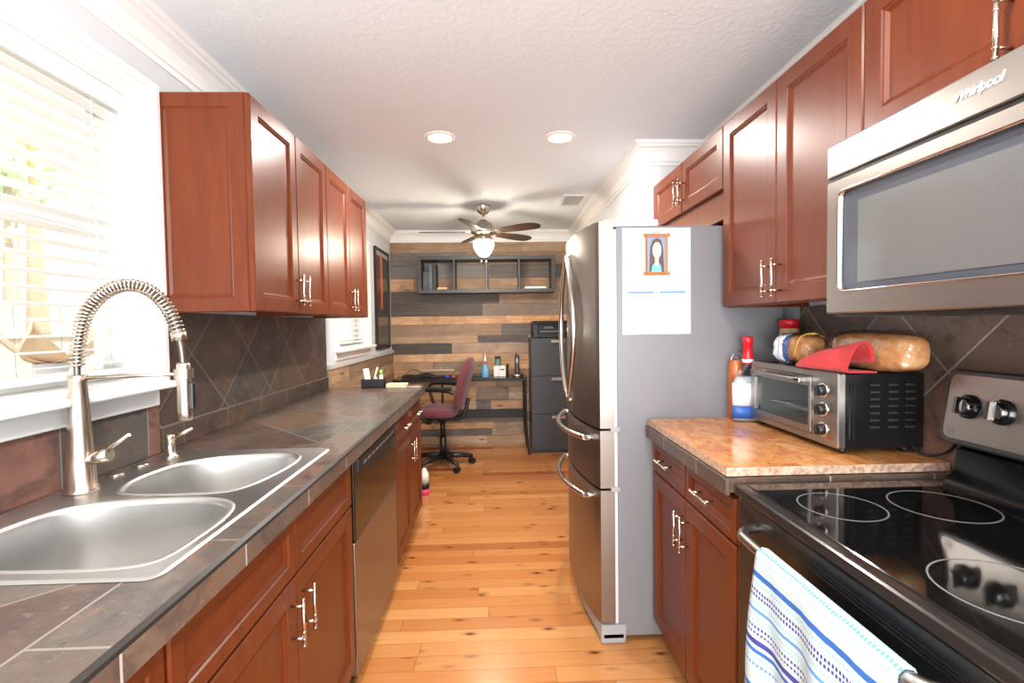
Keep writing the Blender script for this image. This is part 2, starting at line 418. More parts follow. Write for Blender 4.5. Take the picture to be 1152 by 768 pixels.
# ------------------------------------------------------------------ room shell
XL, XR, XH, YB, YF, YH, ZC = -1.195, 1.315, 0.915, -2.2, 5.6, 2.93, 2.47
T = 0.14
b = MB(); b.box(XL-T, XR+T, YB-T, YF+T, -0.06, 0.0); struct('floor', b, floor_m, 'knotty honey pine plank floor')
b = MB(); b.box(XL-T, XR+T, YB-T, YF+T, ZC, ZC+0.08); struct('ceiling', b, ceil_m, 'white textured ceiling')
W1 = (0.55, 1.672, 1.225, 2.175); W2 = (3.705, 4.50, 1.235, 2.09)     # window openings y0,y1,z0,z1
b = MB()
def wall_with_holes(b, x0, x1, y0, y1, holes):
    y = y0
    for (a, c, z0, z1) in holes:
        b.box(x0, x1, y, a, 0, ZC); b.box(x0, x1, a, c, 0, z0); b.box(x0, x1, a, c, z1, ZC); y = c
    b.box(x0, x1, y, y1, 0, ZC)
wall_with_holes(b, XL-T, XL, YB, YF, [W1, W2]); struct('wall_left', b, wall_m, 'pale grey wall with two windows')
b = MB(); b.box(XR, XR+T, YB, YH, 0, ZC); struct('wall_right', b, wall_m, 'pale grey wall behind the stove and fridge')
b = MB()
for x0, x1, y0, y1, z0, z1 in ((XH, XR+T, YH, YH+0.10, 0, ZC), (XH, XH+0.10, YH+0.10, 3.14, 0, ZC), (XH, XH+0.10, 3.14, 3.92, 2.06, ZC), (XH, XH+0.10, 3.92, YF, 0, ZC)):
    b.box(x0, x1, y0, y1, z0, z1)
struct('wall_hall', b, wall_m, 'pale grey wall beyond the fridge')
b = MB()   # unseen wall behind the camera, wide opening added to let fill light in
b.box(XL-T, -1.1, YB-T, YB, 0, ZC); b.box(1.2, XR+T, YB-T, YB, 0, ZC); b.box(-1.1, 1.2, YB-T, YB, 2.18, ZC)
struct('wall_back', b, wall_m, 'wall behind the camera with an opening added for fill light')
b = MB(); b.box(XR+T-0.02, XR+T, YH, YF, 0, ZC); struct('wall_closet', b, wall_m, 'wall inside the side doorway')

# reclaimed plank wall
def srgb(c): return lin(*c)
PAL = [(176, 136, 96), (150, 114, 80), (196, 148, 98), (120, 104, 92), (92, 78, 68), (168, 130, 96), (206, 152, 96), (138, 116, 96), (104, 92, 84)]
ROWS = [ # z-row px bounds with (x px end, colour)
 (262, 281, [(560, (166, 124, 82)), (660, (170, 136, 100))]),
 (281, 295, [(530, (118, 108, 102)), (660, (150, 116, 82))]),
 (295, 310, [(555, (124, 116, 112)), (660, (104, 92, 84))]),
 (310, 324, [(470, (200, 150, 100)), (565, (172, 128, 84)), (660, (168, 126, 88))]),
 (324, 338, [(565, (84, 72, 63)), (660, (182, 144, 104))]),
 (338, 352, [(546, (78, 64, 54)), (660, (134, 112, 92))]),
 (352, 361, [(480, (206, 154, 100)), (573, (200, 146, 92)), (660, (226, 158, 92))]),
 (361, 374, [(567, (158, 122, 88)), (660, (98, 88, 80))]),
 (374, 382, [(540, (186, 146, 104)), (597, (76, 68, 62)), (660, (180, 140, 100))]),
 (382, 394, [(511, (62, 55, 48)), (660, (172, 138, 108))]),
 (394, 403, [(545, (202, 154, 104)), (660, (190, 142, 94))]),
 (403, 412, [(490, (186, 138, 92)), (545, (140, 112, 86)), (660, (208, 152, 94))]),
 (412, 421, [(474, (204, 150, 96)), (660, (150, 112, 76))]),
 (421, 431, [(500, (160, 124, 88)), (560, (196, 146, 94)), (660, (160, 126, 92))]),
 (431, 438, [(538, (190, 156, 116)), (574, (140, 116, 94)), (660, (176, 140, 104))]),
 (438, 447, [(537, (214, 156, 96)), (574, (150, 122, 96)), (660, (190, 158, 126))]),
 (447, 460, [(537, (206, 166, 120)), (554, (108, 98, 92)), (660, (196, 142, 90))]),
 (460, 472, [(520, (110, 92, 78)), (660, (120, 100, 82))]),
 (472, 479, [(555, (204, 146, 88)), (660, (150, 124, 98))]),
 (479, 487, [(555, (96, 86, 80)), (660, (160, 130, 100))]),
 (487, 496, [(548, (186, 152, 112)), (660, (178, 140, 100))]),
 (496, 512, [(575, (170, 124, 82)), (660, (176, 130, 86))])]
def far_z(py): return 1.40 + (362.5 - py)*5.59/546.5
def far_x(px): return (px - 561.0)*5.59/546.5
def planks(b, lay, segs, axis):
    """segs: (u0,u1,z0,z1,colour); planks as thin boxes with a per-plank colour"""
    for (u0, u1, z0, z1, c) in segs:
        n0 = len(b.b.faces)
        d = random.uniform(0.014, 0.020); g = 0.0009
        if axis == 'far': b.box(u0+g, u1-g, YF-d, YF, z0+g, z1-g, 0.0012, 1)
        else: b.box(XL, XL+d, u0+g, u1-g, z0+g, z1-g, 0.0012, 1)
        b.b.faces.ensure_lookup_table()
        k = random.uniform(1.12, 1.30); q = srgb(c); gy = 0.3*q[0]+0.5*q[1]+0.2*q[2]; cc = [min(1, (x*0.84+gy*0.16)*k) for x in q[:3]] + [1]
        for f in b.b.faces[n0:]:
            for lp in f.loops: lp[lay] = cc
b = MB(); lay = b.b.loops.layers.float_color.new('plank'); segs = []
for (p0, p1, parts) in ROWS:
    z1, z0 = far_z(p0), far_z(p1); x = XL
    if p0 == 262: z1 = ZC
    if p1 == 512: z0 = 0.0
    for (xe, c) in parts:
        xx = min(far_x(xe), XH); xx = XH if xe == 660 else xx
        segs.append((x, xx, z0, z1, c)); x = xx
planks(b, lay, segs, 'far')
b.box(far_x(474), far_x(513), YF-0.03, YF-0.021, far_z(413.2), far_z(411.2))
b.b.faces.ensure_lookup_table()
for f in b.b.faces[-6:]:
    for lp in f.loops: lp[lay] = srgb((232, 206, 170))
struct('wall_far', b, plank_x, 'wall of reclaimed wood planks at the far end')
b = MB(); b.box(XL-T, XR+T, YF, YF+T, 0, ZC); struct('wall_outer', b, wall_m, 'wall core behind the planks')
b = MB(); lay = b.b.loops.layers.float_color.new('plank'); segs = []
sp = [((186, 148, 106), (150, 118, 88)), ((170, 132, 96), (190, 150, 104)), ((120, 98, 82), (168, 126, 86)), ((190, 146, 98), (140, 112, 86))]
z = 1.10
for r in range(10):
    z0 = max(0, z - 0.115); y = 3.43; cs = sp[r % 4]; cut = 3.9 + 0.37*((r*3) % 4)
    segs += [(y, cut, z0, z, cs[0]), (cut, YF, z0, z, cs[1])]; z = z0
planks(b, lay, segs, 'left')
struct('wall_left_lower', b, plank_y, 'plank wainscot under the far window')
b = MB(); b.box(XL, XL+0.028, 3.43, YF-0.02, 1.10, 1.132, 0.004); struct('trim_1', b, plain('grey_cap_rail', (196, 194, 192), 0.45), 'pale cap rail on the plank wainscot')

# crown moulding swept round the room
def sweep(b, path, prof, closed=False):
    n = len(path); P = [Vector((x, y)) for x, y in path]; rings = []
    for i in range(n):
        d0 = (P[i]-P[i-1]).normalized() if i > 0 else (P[1]-P[0]).normalized()
        d1 = (P[i+1]-P[i]).normalized() if i < n-1 else d0
        n0, n1 = Vector((d0.y, -d0.x)), Vector((d1.y, -d1.x))
        m = (n0+n1); m = m/(m.dot(n0)) if m.length > 1e-6 else n0
        rings.append([(P[i].x + m.x*d, P[i].y + m.y*d, z) for d, z in prof])
    b.ring_stack(rings, True, True, True, False)
crown = [(0.0, ZC), (0.0, ZC-0.125), (0.008, ZC-0.125), (0.012, ZC-0.108), (0.020, ZC-0.104), (0.024, ZC-0.085), (0.034, ZC-0.060), (0.052, ZC-0.038), (0.068, ZC-0.030), (0.072, ZC-0.020), (0.082, ZC-0.016), (0.086, ZC-0.004), (0.092, ZC)]
b = MB(); sweep(b, [(XL, YB), (XL, YF-0.02), (XH, YF-0.02), (XH, YH), (XR, YH), (XR, YB)], crown)
struct('trim_2', b, white_trim, 'white crown moulding')
# side doorway casing and baseboard on the hall wall
b = MB()
for y in (3.055, 3.92): b.box(XH-0.018, XH, y, y+0.085, 0, 2.06, 0.004)
b.box(XH-0.018, XH, 3.055, 4.005, 2.06, 2.145, 0.004)
struct('door_1', b, white_trim, 'white casing of the side doorway')
b = MB(); b.box(XH-0.014, XH, 4.005, YF-0.02, 0, 0.09, 0.004); struct('baseboard_hall', b, white_trim)
# window units
def window(name, y0, y1, z0, z1, rail_z, cw, ct, label, mull=False):
    root = bpy.data.objects.new(name, None); COL.objects.link(root); root.location = (XL, (y0+y1)/2, z0)
    tag(root, label, None, None, 'structure')
    b = MB()                                                # jamb liner
    xo, xi = XL-T, XL
    b.box(xo, xi, y0, y0+0.012, z0, z1); b.box(xo, xi, y1-0.012, y1, z0, z1); b.box(xo, xi, y0+0.012, y1-0.012, z1-0.012, z1); b.box(xo, xi, y0+0.012, y1-0.012, z0, z0+0.012)
    b.build('jamb', white_trim, root)
    b = MB()                                                # casing with a stepped profile
    for d, e, k in ((0.0, 0.018, ct*0.45), (0.018, cw*0.72, ct*0.65), (cw*0.72, cw, ct)):
        for s in (0, 1):
            ya, yb = (y0-e, y0-d) if s == 0 else (y1+d, y1+e)
            b.box(XL, XL+k, ya, yb, z0-0.003, z1+d)
        b.box(XL, XL+k, y0-e, y1+e, z1+d, z1+e)
    b.build('casing', white_trim, root)
    b = MB(); b.box(XL-0.05, XL+ct+0.045, y0-cw-0.01, y1+cw-0.004, z0-0.022, z0, 0.006); b.build('stool', white_trim, root)
    b = MB(); b.box(XL, XL+ct*0.6, y0-cw, y1+cw-0.02, z0-0.085, z0-0.022, 0.005); b.build('apron', white_trim, root)
    fx0, fx1 = XL-T+0.01, XL-T+0.05
    for (za, zb, dx, nm) in ((z0+0.012, rail_z+0.02, 0.022, 'lower_sash'), (rail_z-0.02, z1-0.012, 0.0, 'upper_sash')):
        b = MB(); f = 0.04; ya, yb = y0+0.012, y1-0.012
        b.box(fx0+dx, fx0+dx+0.022, ya, ya+f, za, zb, 0.003, 1); b.box(fx0+dx, fx0+dx+0.022, yb-f, yb, za, zb, 0.003, 1)
        b.box(fx0+dx, fx0+dx+0.022, ya+f, yb-f, za, za+f, 0.003, 1); b.box(fx0+dx, fx0+dx+0.022, ya+f, yb-f, zb-f, zb, 0.003, 1)
        s = b.build(nm, white_trim, root)
        g = MB(); g.box(fx0+dx+0.009, fx0+dx+0.013, ya+f-0.004, yb-f+0.004, za+f-0.004, zb-f+0.004); g.build('pane', win_glass, s)
    return root
window('window_1', *W1, 1.72, 0.056, 0.055, 'white double hung window above the sink')
window('window_2', *W2, 1.66, 0.10, 0.028, 'white double hung window past the wall cabinets')
slat_m = plain('white_blind_slat', (240, 240, 238), 0.4)
def blind(y0, y1, z0, z1, zb, tilt, label, step=0.044):
    xc = XL-0.045; t = thing('window_blind', label, 'blind', (xc, (y0+y1)/2, z1))
    b = MB(); b.box(xc-0.028, xc+0.028, y0+0.014, y1-0.014, z1-0.055, z1-0.013, 0.003); b.build('headrail', white_plas, t)
    b = MB(); b.box(xc+0.030, xc+0.042, y0+0.013, y1-0.013, z1-0.072, z1-0.013, 0.004); b.build('valance', white_plas, t)
    b = MB(); z = z1-0.085; ct, st = math.cos(tilt), math.sin(tilt)
    while z > zb+0.03:
        R = Matrix.Rotation(tilt, 3, 'Y')
        b.box(xc-0.025, xc+0.025, y0+0.016, y1-0.016, z-0.0014, z+0.0014, 0, rot=((xc, 0, z), R)); z -= step
    b.build('slats', slat_m, t)
    b = MB(); b.box(xc-0.026, xc+0.026, y0+0.016, y1-0.016, zb, zb+0.018, 0.004); b.build('bottom_rail', white_plas, t)
    b = MB()
    for y in (y0+0.14, (y0+y1)/2, y1-0.14):
        for dx in (-0.026, 0.026): b.cyl((xc+dx, y, z1-0.06), (xc+dx, y, zb+0.01), 0.0012, n=5)
        b.cyl((xc, y+0.006, z1-0.06), (xc, y+0.006, zb+0.01), 0.0012, n=5)
    b.build('ladder_cords', white_plas, t)
    b = MB(); yw = y1-0.055; b.cyl((xc+0.046, yw, z1-0.075), (xc+0.046, yw, z1-0.5), 0.004, n=8); b.build('tilt_wand', white_plas, t)
    return t
blind(W1[0], W1[1], W1[2], W1[3], W1[2]+0.035, math.radians(-6), 'wide white slatted blind in the window above the sink')
blind(W2[0], W2[1], W2[2], W2[3], W2[2]+0.03, math.radians(12), 'narrow white slatted blind in the far window past the cabinets')

# backsplash tiles
b = MB(); b.box(XL, XL+0.010, -0.4, 1.733, 0.972, W1[2]-0.088); struct('trim_3', b, slate_wall_row, 'slate tile row under the sink window')
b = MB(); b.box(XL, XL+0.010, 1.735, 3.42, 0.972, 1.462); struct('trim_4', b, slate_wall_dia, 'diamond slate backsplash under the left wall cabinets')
b = MB(); b.box(XR-0.010, XR, 0.2, 2.05, 0.90, 1.46); struct('trim_5', b, slate_wall_r, 'diamond slate backsplash behind the stove')
# outlet strip at end of splash omitted: not in the photograph
# ------------------------------------------------------------------ cabinets
def pull(parent, c, axis, out, L=0.13):
    """bar pull with two posts; c = centre on the door face"""
    c, A, O = Vector(c), Vector(axis), Vector(out); b = MB(); k = 0.032
    b.cyl(c + O*k - A*L/2, c + O*k + A*L/2, 0.0046, n=10)
    for s in (-1, 1):
        p = c + A*s*(L/2-0.022)
        b.cyl(p, p + O*k, 0.0036, n=8)
        for e in (L/2-0.004, L/2-0.022, L/2-0.040):
            q = c + O*k + A*s*e; b.cyl(q - A*0.0022, q + A*0.0018, 0.0058, n=10)
    return b.build('handle', nickel, parent)
def left_door(parent, name, y0, y1, z0, z1, xf, hy=None, hz=None, horiz=False, fw=0.055):
    b = MB(); b.panel((xf-0.020, y0, z0), (0, 1, 0), (0, 0, 1), (1, 0, 0), y1-y0, z1-z0, 0.020, fw)
    d = b.build(name, cherry, parent)
    if hy is not None: pull(d, (xf, hy, hz), (0, 1, 0) if horiz else (0, 0, 1), (1, 0, 0))
    return d
def right_door(parent, name, y0, y1, z0, z1, xf, hy=None, hz=None, horiz=False, fw=0.055):
    b = MB(); b.panel((xf+0.020, y1, z0), (0, -1, 0), (0, 0, 1), (-1, 0, 0), y1-y0, z1-z0, 0.020, fw)
    d = b.build(name, cherry, parent)
    if hy is not None: pull(d, (xf, hy, hz), (0, 1, 0) if horiz else (0, 0, 1), (-1, 0, 0))
    return d
UB, UT = 1.459, 2.217
# left wall cabinets: two two-door units
def left_wall_cab(y0, y1, label, end=False):
    t = thing('wall_cabinet', label, 'cabinet', (XL, (y0+y1)/2, UB), 0, 'cherry wall cabinets on the left wall')
    b = MB(); b.box(XL+0.001, -0.862, y0, y1, UB+0.02, UT, 0.0015, 1); b.box(XL+0.001, -0.862, y0, y0+0.018, UB, UB+0.02); b.box(XL+0.001, -0.862, y1-0.018, y1, UB, UB+0.02)
    b.box(-0.885, -0.862, y0, y1, UB, UB+0.02)
    b.build('body', cherry, t)
    if end:
        b = MB(); b.panel((XL+0.002, y0+0.0, UB), (1, 0, 0), (0, 0, 1), (0, -1, 0), XL*-1-0.862-0.002, UT-UB, 0.014, 0.05, 0.008); b.build('end_panel', cherry, t)
    ym = (y0+y1)/2
    left_door(t, 'door', y0+(0 if not end else -0.012), ym-0.0015, UB+0.002, UT-0.002, -0.84, ym-0.032, UB+0.098)
    left_door(t, 'door', ym+0.0015, y1-0.001, UB+0.002, UT-0.002, -0.84, ym+0.032, UB+0.098)
    return t
left_wall_cab(1.747, 2.480, 'cherry two-door wall cabinet beside the sink window, its panelled end showing', True)
left_wall_cab(2.482, 3.226, 'cherry two-door wall cabinet farther from the sink window, next to the far window')

TOP = 0.972
XC = -0.565          # left carcass front
def left_base(y0, y1, label, kind):
    t = thing('base_cabinet', label, 'cabinet', (XL+0.3, (y0+y1)/2, 0), 0, 'cherry base cabinets on the left')
    b = MB()
    if kind == 'sink':     # open-topped carcass so that the sink bowls hang inside
        b.box(XL+0.01, XC, y0, y0+0.018, 0.10, 0.92); b.box(XL+0.01, XC, y1-0.018, y1, 0.10, 0.92); b.box(XL+0.01, XC, y0+0.018, y1-0.018, 0.10, 0.13)
        b.box(XC-0.02, XC, y0, y1, 0.13, 0.14); b.box(XC-0.02, XC, y0+0.018, y1-0.018, 0.72, 0.75); b.box(XC-0.02, XC, y0+0.018, y1-0.018, 0.895, 0.92)
        b.box(XC-0.02, XC, (y0+y1)/2-0.03, (y0+y1)/2+0.03, 0.13, 0.92)
    else:
        b.box(XL+0.01, XC, y0, y1, 0.10, 0.92, 0.0015, 1)
    b.build('body', cherry, t)
    b = MB(); b.box(XL+0.05, -0.625, y0, y1, 0.0, 0.10); b.build('toe_kick', cherry_in, t)
    ym = (y0+y1)/2; xf = -0.545
    for a, c, s in ((y0+0.003, ym-0.0015, -1), (ym+0.0015, y1-0.003, 1)):
        if kind == 'sink': left_door(t, 'false_front', a, c, 0.742, 0.905, xf, fw=0.038)
        else: left_door(t, 'drawer', a, c, 0.742, 0.905, xf, (a+c)/2, 0.825, True, fw=0.038)
        left_door(t, 'door', a, c, 0.125, 0.735, xf, ym + s*0.038, 0.632)
    return t
left_base(-0.20, 0.792, 'cherry base cabinet nearest the camera, left of the sink cabinet', 'std')
left_base(0.795, 1.800, 'cherry sink base cabinet with false drawer fronts, left of the dishwasher', 'sink')
left_base(2.585, 3.450, 'cherry base cabinet with two drawers beyond the dishwasher', 'std')

# dishwasher
t = thing('dishwasher', 'stainless dishwasher with black control panel between the cherry base cabinets', 'dishwasher', (-0.87, 2.19, 0))
b = MB(); b.box(-1.15, -0.575, 1.812, 2.575, 0.10, 0.915); b.build('tub', black_plas, t)
b = MB(); b.box(-0.575, -0.543, 1.815, 2.572, 0.075, 0.588, 0.004); b.build('door', steel_v, t)
b = MB(); b.box(-0.575, -0.540, 1.815, 2.572, 0.592, 0.912, 0.006)
b.build('console', plain('glossy_black_console', (16, 15, 15), 0.16), t)
b = MB()   # curved control strip standing proud of the console
poly = [(1.86, 0.895), (2.53, 0.895)] + [(2.53 - 0.67*k/14, 0.845 - 0.050*math.sin(PI*k/14)) for k in range(15)]
b.prism(poly, 'X', -0.541, -0.533); b.build('control_strip', black_plas, t)
bp = plain('grey_button_print', (120, 120, 122), 0.4)
for k in range(9):
    y = 1.93 + k*0.065; b = MB(); b.box(-0.5335, -0.5325, y, y+0.038, 0.858, 0.870); b.build('button', bp, t)
b = MB(); b.box(-0.60, -0.585, 1.82, 2.57, 0.0, 0.075); b.build('kick_plate', black_plas, t)

# left countertop with sink cut-out, tiled edge
t = thing('countertop', 'long slate-tiled worktop holding the sink along the left wall', 'countertop', (XL+0.3, 1.6, 0.93))
CY0, CY1, CX1 = -0.6, 3.49, -0.515
SX0, SX1, SY0, SY1 = -1.138, -0.602, 0.848, 1.690   # cut-out
b = MB(); z0, z1 = 0.926, TOP
b.box(XL+0.001, CX1-0.012, CY0, SY0, z0, z1); b.box(XL+0.001, CX1-0.012, SY1, CY1, z0, z1)
b.box(XL+0.001, SX0, SY0, SY1, z0, z1); b.box(SX1, CX1-0.012, SY0, SY1, z0, z1)
b.build('tile_top', slate_top_l, t)
b = MB(); b.box(CX1-0.012, CX1, CY0, CY1, 0.918, TOP-0.010); b.build('tile_edge', slate_edge_l, t)
b = MB(); b.prism([(CX1-0.012, TOP-0.010), (CX1, TOP-0.010), (CX1-0.002, TOP-0.004), (CX1-0.012, TOP)], 'Y', CY0, CY1); b.build('edge_bevel', bevel_dark, t)
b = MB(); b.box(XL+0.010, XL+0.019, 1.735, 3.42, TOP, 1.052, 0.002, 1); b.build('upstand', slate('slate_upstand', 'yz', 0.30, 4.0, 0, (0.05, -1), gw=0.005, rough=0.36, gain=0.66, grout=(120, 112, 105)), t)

# sink
t = thing('kitchen_sink', 'double-bowl stainless drop-in sink under the window', 'sink', (-0.87, 1.28, TOP))
near = catmull([(-.612, 1.00, 0), (-.615, 1.10, 0), (-.642, 1.175, 0), (-.70, 1.216, 0), (-.81, 1.229, 0), (-.96, 1.212, 0), (-1.04, 1.16, 0), (-1.066, 1.05, 0), (-1.062, .96, 0), (-1.02, .888, 0), (-.88, .868, 0), (-.70, .868, 0), (-.625, .90, 0)], 5)
farb = catmull([(-.640, 1.562, 0), (-.642, 1.44, 0), (-.672, 1.31, 0), (-.727, 1.264, 0), (-.862, 1.258, 0), (-.966, 1.272, 0), (-1.005, 1.315, 0), (-1.03, 1.405, 0), (-1.005, 1.544, 0), (-.915, 1.622, 0), (-.75, 1.645, 0), (-.672, 1.625, 0)], 5)
zr = TOP+0.006
b = MB()
outer = rrect(-1.150, -0.592, 0.838, 1.715, 0.03)
es = []
def loop(pts, z):
    vs = [b.b.verts.new((p[0], p[1], z)) for p in pts]
    return vs, [b.b.edges.new((vs[i], vs[(i+1) % len(vs)])) for i in range(len(vs))]
vo, eo = loop(outer, zr); vn, en = loop(near, zr); vf, ef = loop(farb, zr)
bmesh.ops.triangle_fill(b.b, use_beauty=True, use_dissolve=False, edges=eo+en+ef)
for f in list(b.b.faces):        # drop the faces that would close a bowl
    c = f.calc_center_median()
    def inside(poly):
        r = False
        for i in range(len(poly)):
            x0, y0, x1, y1 = poly[i-1][0], poly[i-1][1], poly[i][0], poly[i][1]
            if (y0 > c.y) != (y1 > c.y) and c.x < (x1-x0)*(c.y-y0)/(y1-y0)+x0: r = not r
        return r
    if inside(near) or inside(farb): b.b.faces.remove(f)
def skirt(vs, rings, cap=True):
    prev = vs
    for pts in rings:
        cur = [b.b.verts.new(p) for p in pts]; n = len(cur)
        for i in range(n): b._quad([prev[i], prev[(i+1) % n], cur[(i+1) % n], cur[i]], True)
        prev = cur
    if cap: b._quad(prev)
o2 = [(p[0]*1.0 + (0.006 if p[0] > -0.87 else -0.006), p[1] + (0.006 if p[1] > 1.28 else -0.006), TOP+0.001) for p in outer]
skirt(vo, [o2], False)
b.build('rim', sink_steel, t)
for nm, poly, dep in (('near_bowl', near, 0.20), ('far_bowl', farb, 0.17)):
    b = MB(); cx = sum(p[0] for p in poly)/len(poly); cy = sum(p[1] for p in poly)/len(poly)
    def sc(k, z): return [(cx+(p[0]-cx)*k, cy+(p[1]-cy)*k, z) for p in poly]
    vs = [b.b.verts.new(p) for p in sc(1.0, zr+0.003)]
    skirt(vs, [sc(0.975, zr+0.001), sc(0.965, zr-0.012), sc(0.93, zr-dep*0.6), sc(0.905, zr-dep*0.85), sc(0.86, zr-dep*0.96), sc(0.76, zr-dep), sc(0.2, zr-dep-0.004)])
    # rolled lip outside the opening
    vs = [b.b.verts.new(p) for p in sc(1.0, zr+0.003)]; skirt(vs, [sc(1.02, zr+0.002), sc(1.03, zr)], False)
    bo = b.build('bowl', sink_steel, t)
    b = MB(); b.lathe([(0.042, 0.003), (0.040, 0.006), (0.030, 0.004), (0.012, 0.001)], (cx, cy, zr-dep-0.004), 20); b.build('drain', chrome, bo)
for p in ((-1.115, 1.437), (-1.112, 1.535)):
    b = MB(); b.lathe([(0.022, 0.0), (0.022, 0.004), (0.016, 0.008), (0.004, 0.009)], (p[0], p[1], zr), 20); b.build('hole_cover', nickel, t)

# faucet
FY, FX = 1.30, -1.095
t = thing('faucet', 'tall brushed-nickel spring faucet standing behind the near sink bowl', 'faucet', (FX, FY, zr))
b = MB(); b.lathe([(0.040, 0), (0.040, 0.006), (0.033, 0.012), (0.029, 0.10), (0.0225, 0.22), (0.0205, 0.285), (0.0225, 0.29), (0.0225, 0.305), (0.012, 0.308)], (FX, FY, zr+0.0008), 28); b.build('body', nickel, t)
path = catmull([(FX, FY, 1.275), (FX+0.005, FY, 1.36), (FX+0.030, FY, 1.445), (FX+0.085, FY, 1.502), (FX+0.150, FY, 1.517), (FX+0.210, FY, 1.490), (FX+0.250, FY, 1.430), (FX+0.268, FY, 1.36), (FX+0.273, FY, 1.29)], 14, False)
b = MB(); b.tube(path, 0.0075, 10); b.build('hose', plain('dark_hose', (120, 112, 104), 0.4, metal=1.0), t)
# spring coil
L = [0.0]
for p, q in zip(path, path[1:]): L.append(L[-1] + (q-p).length)
def at(s):
    for i in range(len(path)-1):
        if L[i+1] >= s: 
            k = (s-L[i])/max(1e-9, L[i+1]-L[i]); return path[i].lerp(path[i+1], k), (path[i+1]-path[i]).normalized()
    return path[-1], (path[-1]-path[-2]).normalized()
b = MB(); turns = 46; s0, s1 = 0.03, L[-1]-0.10; pts = []
for k in range(turns*12+1):
    s = s0 + (s1-s0)*k/(turns*12); p, d = at(s); n1 = Vector((0, 1, 0)); n2 = d.cross(n1).normalized(); a = 2*PI*k/12
    pts.append(p + (n1*math.cos(a) + n2*math.sin(a))*0.0155)
b.tube(pts, 0.0026, 6); b.build('spring', nickel, t)
b = MB(); p0, d0 = at(s1); b.cyl(p0 - d0*0.004, p0 + d0*0.018, 0.018, n=18); b.build('spring_collar', nickel, t)
HX = FX+0.273
b = MB(); b.lathe([(0.013, 0.03), (0.016, 0.025), (0.0175, 0.0), (0.0175, -0.012), (0.0165, -0.03), (0.0175, -0.10), (0.0175, -0.118), (0.014, -0.122)], (HX, FY, 1.283), 22); sh = b.build('spray_head', nickel, t)
b = MB(); b.box(HX+0.016, HX+0.026, FY-0.008, FY+0.008, 1.188, 1.262, 0.004); b.build('trigger', black_plas, sh)
b = MB(); b.cyl((FX+0.015, FY, 1.277), (HX-0.015, FY, 1.283), 0.0055, n=10); b.lathe([(0.0225, -0.013), (0.0225, 0.013)], (HX, FY, 1.284), 20, 'Z', False, False); b.build('holder_arm', nickel, t)
b = MB(); b.cyl((FX+0.018, FY, 1.062), (FX+0.075, FY, 1.075), 0.0165, n=16); b.lathe([(0.0172, 0), (0.0172, 0.003)], (FX+0.055, FY, 1.07), 16, 'X')
lv = b.build('valve', nickel, t)
b = MB(); b.tube([(FX+0.066, FY, 1.082), (FX+0.085, FY, 1.098), (FX+0.128, FY-0.002, 1.126)], [0.0065, 0.0055, 0.005], 10); b.build('lever', nickel, lv)
# soap pump
SPX, SPY = -1.085, 1.633
t = thing('soap_dispenser', 'small brushed-nickel soap pump on the sink deck right of the faucet', 'soap dispenser', (SPX, SPY, zr))
b = MB(); b.lathe([(0.024, 0), (0.024, 0.004), (0.015, 0.009), (0.0145, 0.055), (0.017, 0.060), (0.017, 0.074), (0.012, 0.078)], (SPX, SPY, zr), 20); b.build('body', nickel, t)
b = MB(); b.tube([(SPX, SPY, zr+0.066), (SPX+0.03, SPY, zr+0.074), (SPX+0.072, SPY, zr+0.094)], [0.0075, 0.007, 0.0055], 10); b.build('spout', nickel, t)

# ------------------------------------------------------------------ right side cabinets
XF = 0.955
def right_wall_cab(y0, y1, zb, zt, label, dz0, hz, carc_zb=None, hl=True):
    t = thing('wall_cabinet', label, 'cabinet', (XR-0.16, (y0+y1)/2, zb), 0, 'cherry wall cabinets on the right wall')
    b = MB(); b.box(XF+0.022, XR-0.001, y0, y1, zb+0.018, zt, 0.0015, 1)
    b.box(XF+0.022, XF+0.045, y0, y1, zb, zb+0.02); b.box(XF+0.022, XR-0.001, y0, y0+0.018, zb, zb+0.02); b.box(XF+0.022, XR-0.001, y1-0.018, y1, zb, zb+0.02)
    b.build('body', cherry, t); ym = (y0+y1)/2
    right_door(t, 'door', y0+0.001, ym-0.0015, dz0, zt-0.002, XF, ym-0.030, hz)
    right_door(t, 'door', ym+0.0015, y1-0.001, dz0, zt-0.002, XF, ym+0.030, hz)
    return t
right_wall_cab(1.246, 2.020, UB, UT, 'tall cherry two-door wall cabinet between the fridge and the microwave', UB+0.003, 1.547)
right_wall_cab(0.455, 1.244, 1.862, UT, 'short cherry wall cabinet above the microwave', 1.866, 1.938)
right_wall_cab(2.022, 2.915, 1.838, UT, 'shallow cherry two-door cabinet above the fridge', 1.958, 2.058)

# right base cabinet
t = thing('base_cabinet', 'cherry base cabinet with two drawers between fridge and range', 'cabinet', (0.97, 1.67, 0))
y0, y1 = 1.318, 2.040
b = MB(); b.box(0.680, XR-0.01, y0, y1, 0.10, 0.92, 0.0015, 1); b.build('body', cherry, t)
b = MB(); b.box(0.742, XR-0.05, y0, y1, 0.0, 0.10); b.build('toe_kick', cherry_in, t)
ym = (y0+y1)/2
for a, c, s in ((y0+0.003, ym-0.0015, -1), (ym+0.0015, y1-0.003, 1)):
    right_door(t, 'drawer', a, c, 0.775, 0.905, 0.66, (a+c)/2, 0.848, True, fw=0.03)
    right_door(t, 'door', a, c, 0.125, 0.768, 0.66, ym + s*0.028, 0.660)
